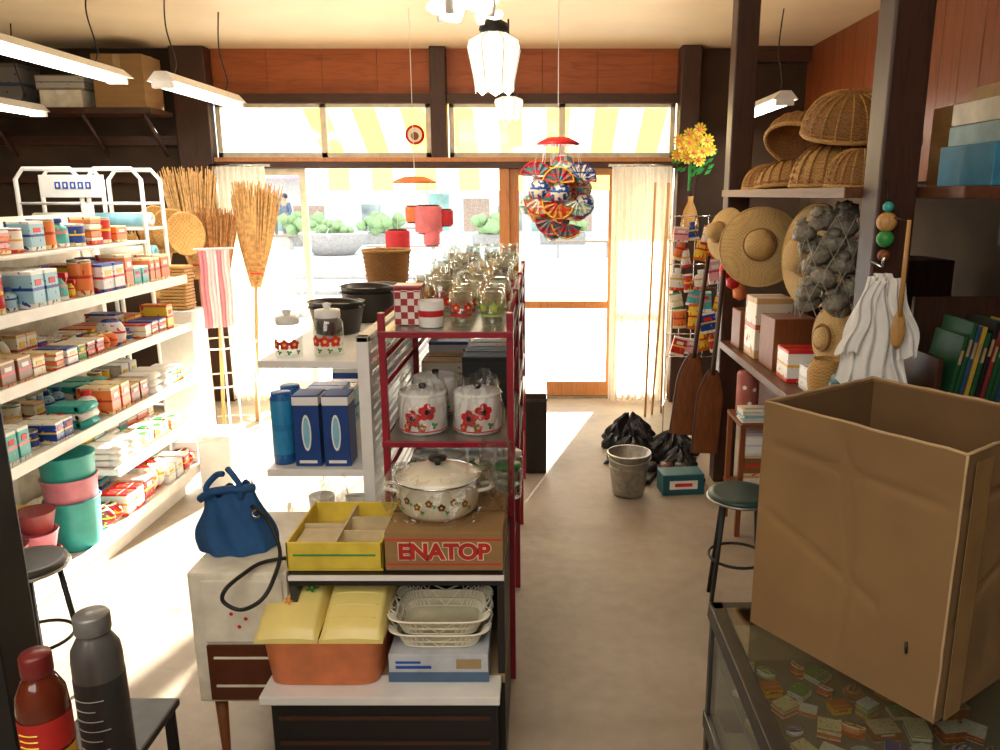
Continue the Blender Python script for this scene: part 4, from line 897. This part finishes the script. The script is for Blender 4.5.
o=T('pouch_cluster','cluster of wrapped tan-grey round bundles hanging in a net','bundles',(1.06,2.88,1.24))
for q in range(22):
    a=q*2.4; rr=.05+.022*(q%3); zz=.0+q*.0165
    M().lathe([(0,-.035),(.022,-.03),(.04,-.012),(.042,.006),(.03,.024),(.012,.032),(.022,.045),(.008,.05),(0,.05)],GREYB,(rr*math.cos(a),rr*math.sin(a)*.8,zz),20,rot=(R.uniform(-.9,.9),R.uniform(-.9,.9),0),sx=1.15,wob=.10,wn=7).obj('bundle',o)
NETM=mat('net_cord','#b8b0a0',.7)
for q in range(9):
    for sg in(-1,1):
        M().tube([(.108*math.cos(q*.698+sg*j*.16),.092*math.sin(q*.698+sg*j*.16),-.03+.034*j) for j in range(12)],.0014,NETM,4).obj('net_strand',o)
M().tube([(0,0,.34),(.02,0,.385)],.01,GREYB).obj('cord',o)
for mt,dx in((RED2,0),(BLK,.012),(RED2,.024)): M().tube(cr([(.12+dx,-.03,.3),(.14+dx,-.04,.15),(.12+dx,-.05,-.05),(.06+dx,-.05,-.16)]),.006,mt,6).obj('strap',o)
o=T('hanging_ornament','wooden bead ornament with teal top hanging on the post','ornament',(1.05,2.405,1.47))
for (z,r,mt) in[(.0,.018,BWD),(.05,.026,GRN),(.1,.03,TW),(.145,.016,TEAL)]: M().lathe([(0,-r)]+[(r*math.cos(t),r*math.sin(t)) for t in [(-.4+.1*j)*pi for j in range(9)]]+[(0,r)],mt,(0,0,z),16).obj('bead',o)
M().tube([(0,0,.16),(0,.035,.22)],.002,BLK,5).obj('cord',o)
o=T('rice_paddle','long wooden spatula hanging on the dark post','spatula',(1.06,2.28,1.22))
M().tube([(0,0,.08),(0,0,.36)],[.008,.006],TW).obj('handle',o); M().lathe([(0,-.02),(.018,0),(.024,.04),(.016,.08),(.007,.1)],TW,n=16,sy=.3).obj('blade',o)
M().tube([(0,0,.355),(0,.158,.37)],.002,BLK,5).obj('cord',o)
o=T('white_cloth','bunched white cotton cloths and gloves hung on the post','cloth',(1.03,2.40,1.08))
for q,(cx,wd,z0_,ln) in enumerate([(-.07,.09,.0,.33),(.02,.10,.06,.28),(.07,.08,-.02,.34),(-.02,.09,-.03,.36),(-.09,.07,.10,.22),(.09,.07,.09,.24)]):
    M().grid(lambda u,v:((u-.5)*wd*(1-.45*v**2)+cx*(1-.75*v)+.008*math.sin(9*v+q),-.03-.011*q+.014*math.sin(u*11+q*2+4*v)*(1-.5*v),z0_+.008*math.sin(u*14+q)*(1-v)+(ln)*v),26,16,CLOTH).obj('fold',o)
M().tube([(0,.04,.37),(0,-.04,.36),(0,-.05,.39)],.005,CHR).obj('hook',o)
DRY=mat('teal_dark','#1f6a74',.35)
tag(M().box((0,0,.07),(.05,.07,.14),DRY,b=.015).lathe([(0,0),(.035,0),(.03,.08),(0,.085)],DRY,(0,-.0,.14),16,rot=(1.2,0,.5)).obj('hair_dryer',None,(1.06,2.70,.861)),'teal plastic hair dryer standing on the counter','appliance')
m=M()
m.lathe([(0,0),(.055,.02),(.07,.1),(.072,.14),(.055,.19),(.05,.19),(.066,.14),(.06,.1),(0,.02)],WK,n=26,wob=.015,wn=13)
tag(m.obj('wicker_basket',None,(1.08,2.86,.862)),'tan oval wicker basket standing on the counter','basket')
o=T('book_rack','dark timber book rack standing on the counter','shelf',(1.62,2.46,.861))
M().bx(-.38,.36,-.12,.11,.12,.14,DKX,.004).obj('shelf_board',o); M().bx(-.40,-.38,-.12,.13,0,.30,DK,.004).obj('side_panel',o); M().bx(.36,.38,-.12,.13,0,.5,DK,.004).obj('side_panel',o); M().bx(-.38,.36,.11,.13,0,.46,DK).obj('back_panel',o)
DG=mat('dark_green_book','#1f5230',.5); BC=[(DG,'dark green'),(BLK,'black'),(mat('ochre_book','#b99a36',.5),'ochre'),(DG,'dark green'),(mat('maroon_book','#7c2a2a',.5),'maroon'),(DG,'dark green'),(mat('dull_blue_book','#2b4a6a',.5),'dull blue')]
for q in range(22):
    h=R.uniform(.22,.28); mt,nm=BC[(q*3)%7]; m=M().box((0,0,h/2),(.0125,.18,h),mt,b=.002).box((0,.004,h/2),(.009,.176,h+.001-.004),CREAM).box((0,-.0905,h*.7),(.008,.002,h*.2),CARDL)
    tag(m.obj('book',None,(1.27+q*.017,2.44,1.008),(0,.16,0)),nm+' thin spined book leaning on the dark rack','book','books on the dark rack')

# ---------------- glass counter & big box ----------------
o=T('glass_showcase','low glass showcase counter with grey metal frame','showcase',(0,0,0))
X0,X1,Y0,Y1=.39,1.22,.3,1.62
FR=mat('dark_metal_frame','#5a5854',.35,.8); SGL=mixshader('showcase_glass','glass','#e2e8e4',.05,.03,edge=.35)
m=M()
for x in(X0,X1):
    for y in(Y0,Y1): m.bx(x-.012 if x==X1 else x,x if x==X1 else x+.02,y,y+.02 if y==Y0 else y-.02,0,.74,FR)
for z in(.70,.42,.1): m.bx(X0-.004,X0+.028,Y0,Y1+.004,z,z+.042,FR,.003).bx(X0,X1,Y1-.028,Y1+.004,z,z+.042,FR,.003).bx(X1-.02,X1,Y0,Y1,z,z+.038,FR).bx(X0,X1,Y0,Y0+.02,z,z+.038,FR)
m.obj('frame',o)
M().bx(X0,X1,Y0,Y1,.0,.1,BLK,.004).obj('base',o)
M().bx(X0+.028,X1-.02,Y0+.02,Y1-.028,.738,.745,SGL).obj('glass_top',o)
M().bx(X0+.004,X0+.008,Y0+.02,Y1-.02,.13,.70,SGL).obj('glass_side',o); M().bx(X0+.02,X1-.02,Y1-.008,Y1-.004,.13,.70,SGL).obj('glass_side',o)
SF=mat('shelf_felt','#77796f',.8)
for z in(.60,.3): M().bx(X0+.02,X1-.02,Y0+.02,Y1-.02,z,z+.007,SF).obj('shelf_board',o)
RC=random.Random(5)
for q in range(84):
    x=X0+.055+ (q%8)*.058+RC.uniform(-.012,.012); y=.88+(q//8)*.066+RC.uniform(-.012,.012)
    if y>1.57: continue
    k_=RC.choice(['carton','pouch','flat','pouch','carton']); ci=RC.choice([0,1,3,4,9,10,7,8,5,12,2])
    place(k_,ci,(x,y,.608),(RC.uniform(.035,.06),RC.uniform(.03,.045),RC.uniform(.008,.03)),RC.random()*3,'displayed inside the glass showcase','trinkets in the showcase')
BOXM=mat('big_box_card','#83643d',.92,0,.12,3,bump=.3,bs=6)
o=T('cardboard_box','large open creased brown cardboard carton on the glass showcase','box',(.69,1.195,.746),(0,0,math.atan2(.209,.303)))
W,D,H,t=.37,.41,.495,.006
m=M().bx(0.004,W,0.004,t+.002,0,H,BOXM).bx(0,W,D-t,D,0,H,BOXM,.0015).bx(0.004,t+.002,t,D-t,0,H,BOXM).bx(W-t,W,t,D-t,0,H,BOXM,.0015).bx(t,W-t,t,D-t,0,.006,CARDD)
def wr(u,v): 
    e=min(1,8*u*(1-u))*min(1,8*v*(1-v)); n_=.5*math.sin(5*u+3*v)+.35*math.sin(11*v-4*u)+.3*math.sin(17*u+9*v+1)
    cr_=-1.1*math.exp(-((u-.52+.05*math.sin(4*v))*34)**2)-1.0*math.exp(-((v-.8-.03*u)*50)**2)-.8*math.exp(-((v-.25-.3*u)*40)**2)*(u>.3)
    return .004*e*(n_*.8+cr_)
m.grid(lambda u,v:(-wr(u,v),D*u,H*v),80,80,BOXM); m.grid(lambda u,v:(W*u,-wr((u*1.3+.3)%1,v)*min(1,8*u*(1-u)),H*v),80,80,BOXM)
m.obj('body',o)
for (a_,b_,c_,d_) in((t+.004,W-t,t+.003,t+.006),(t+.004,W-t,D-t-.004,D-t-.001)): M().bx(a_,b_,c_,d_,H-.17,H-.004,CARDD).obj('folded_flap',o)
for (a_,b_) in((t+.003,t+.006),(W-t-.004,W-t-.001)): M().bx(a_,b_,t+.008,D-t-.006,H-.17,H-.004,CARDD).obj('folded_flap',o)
rim=[]
for (p_,q_) in(((.003,.003),(W-.003,.003)),((W-.003,.003),(W-.003,D-.003)),((W-.003,D-.003),(.003,D-.003)),((.003,D-.003),(.003,.003))):
    for j in range(12): s_=j/12; rim.append((p_[0]+(q_[0]-p_[0])*s_+R.uniform(-.0015,.0015),p_[1]+(q_[1]-p_[1])*s_+R.uniform(-.0015,.0015),H+R.uniform(-.0005,.0025)))
M().tube(rim,.0036,CARDL,5,True).obj('worn_rim',o)
M().tube([(.0015+R.uniform(-.0008,.0008),.0015+R.uniform(-.0008,.0008),H*j/14) for j in range(15)],.0028,CARDL,5).obj('worn_corner',o)
M().bx(.02,.075,-.0062,-.0056,.0,H*.97,mat('paper_tape','#957549',.5)).obj('tape',o)
M().tube([(.15,-.007,.37),(.165,-.007,.375),(.185,-.007,.372),(.17,-.007,.385),(.168,-.007,.362)],.002,BLK,4).obj('mark',o)
M().tube([(-.006,.06,.11),(-.006,.062,.13)],.003,BLK,5).obj('mark',o)

# ---------------- near left bottles ----------------
o=T('small_table','small dark table under the two bottles','table',(-.82,.98,0))
M().bx(-.22,.24,-.2,.19,.68,.71,BWY,.004).obj('top_board',o)
for sx in(-.19,.21):
    for sy in(-.17,.16): M().bx(sx-.015,sx+.015,sy-.015,sy+.015,0,.68,DK).obj('leg',o)
def bottle(loc,r,h,bm,cm,lm,lab,z0,z1,neck=.42):
    o=T('bottle',lab,'bottle',loc,group='two bottles')
    M().lathe([(0,0),(r*.94,0),(r,.008),(r,h*.72),(r*.95,h*.79),(r*.68,h*.86),(r*neck,h*.89),(r*neck,h*.93)],bm,n=32).obj('body',o)
    M().lathe([(r*(neck+.1),h*.89),(r*(neck+.12),h*.9),(r*(neck+.12),h*.985),(r*(neck+.05),h),(0,h)],cm,n=24).obj('cap',o)
    M().lathe([(r+.0008,h*z0),(r+.0008,h*z1)],lm,n=32).obj('label_band',o)
    return o
RB=mat('amber_bottle','#5e2413',.12,coat=.5)
o=bottle((-.725,1.0,.711),.034,.30,RB,mat('maroon_cap','#6e2220',.35),mat('label_yellow','#e0a832',.5),'amber bottle with maroon cap and red yellow label',.12,.5,.5)
M().lathe([(.0351,.155),(.0351,.205)],mat('label_red','#b3261f',.5),n=32).obj('label_stripe',o)
text('ール',o,mat('white_ink','#f5f2ea',.5),.034,(.008,-.0365,.125),(pi/2,0,.2))
for z in(.168,.178,.188): M().tube([(.0358*math.cos(a_),.0358*math.sin(a_),z) for a_ in [-2.1+.1*j for j in range(9)]],.0012,YEL,4).obj('label_print',o)
o=bottle((-.722,1.135,.711),.038,.285,mat('grey_bottle','#6b6967',.3,.4),mat('grey_cap','#858380',.35,.4),mat('label_grey','#393736',.4),'grey metallic bottle with dark label',.06,.62,.6)
for q in range(7): M().tube([(.0392*math.cos(a_),.0392*math.sin(a_),.04+q*.018) for a_ in [-2.3+.12*j for j in range(9+(q*3)%5)]],.001,mat('label_lines','#a9a49c',.5),4).obj('label_print',o)
o=T('step_stool','low dark grey metal step stool beside the dark post','stool',(-.99,1.60,0))
M().bx(-.11,.10,-.12,.10,.42,.44,DGREY,.006).obj('top_step',o)
for sx in(-.09,.08):
    for sy in(-.1,.08): M().bx(sx-.01,sx+.01,sy-.01,sy+.01,0,.42,BLK).obj('leg',o)

# ---------------- lights ----------------
def area(loc,rot,sx,sy,e,col=(1,.93,.84)):
    l=bpy.data.lights.new('area','AREA'); l.shape='RECTANGLE'; l.size=sx; l.size_y=sy; l.energy=e; l.color=col
    ob=bpy.data.objects.new('area_light',l); COL.objects.link(ob); ob.location=loc; ob.rotation_euler=rot
area((-2.42,4.05,2.27),(0,0,0),.15,1.4,20); area((-1.95,4.8,2.18),(0,0,0),.15,1.0,12); area((1.45,5.4,2.16),(0,0,0),.12,1.0,10)
area((-.4,.2,2.68),(math.radians(20),0,0),2.2,1.2,44); area((-1.2,-1.2,2.2),(math.radians(65),0,0),2.0,1.0,28,(1,.94,.86))  # added fill lights above and behind the camera, out of view, no fixtures modelled
l=bpy.data.lights.new('bulb','POINT'); l.energy=14; l.color=(1,.86,.68); l.shadow_soft_size=.1
ob=bpy.data.objects.new('bulb_light',l); COL.objects.link(ob); ob.location=(-.22,4,2.05)
s=bpy.data.lights.new('sun','SUN'); s.energy=42; s.angle=.02; s.color=(1,.91,.77)
ob=bpy.data.objects.new('sun',s); COL.objects.link(ob); ob.rotation_euler=Vector((-.28,-1,-.31)).to_track_quat('-Z','Y').to_euler()
w=bpy.data.worlds.new('world'); C.world=w; w.use_nodes=True
bg=w.node_tree.nodes['Background']; bg.inputs[0].default_value=(.84,.92,1,1); bg.inputs[1].default_value=3.6
# ---------------- camera ----------------
cam=bpy.data.cameras.new('camera'); cam.lens=28.08; cam.sensor_width=36; cam.shift_x=-.04; cam.clip_start=.05
co=bpy.data.objects.new('camera',cam); COL.objects.link(co); co.location=(0,0,1.65); co.rotation_euler=(math.radians(77),0,0); C.camera=co
C.view_settings.view_transform='Standard'
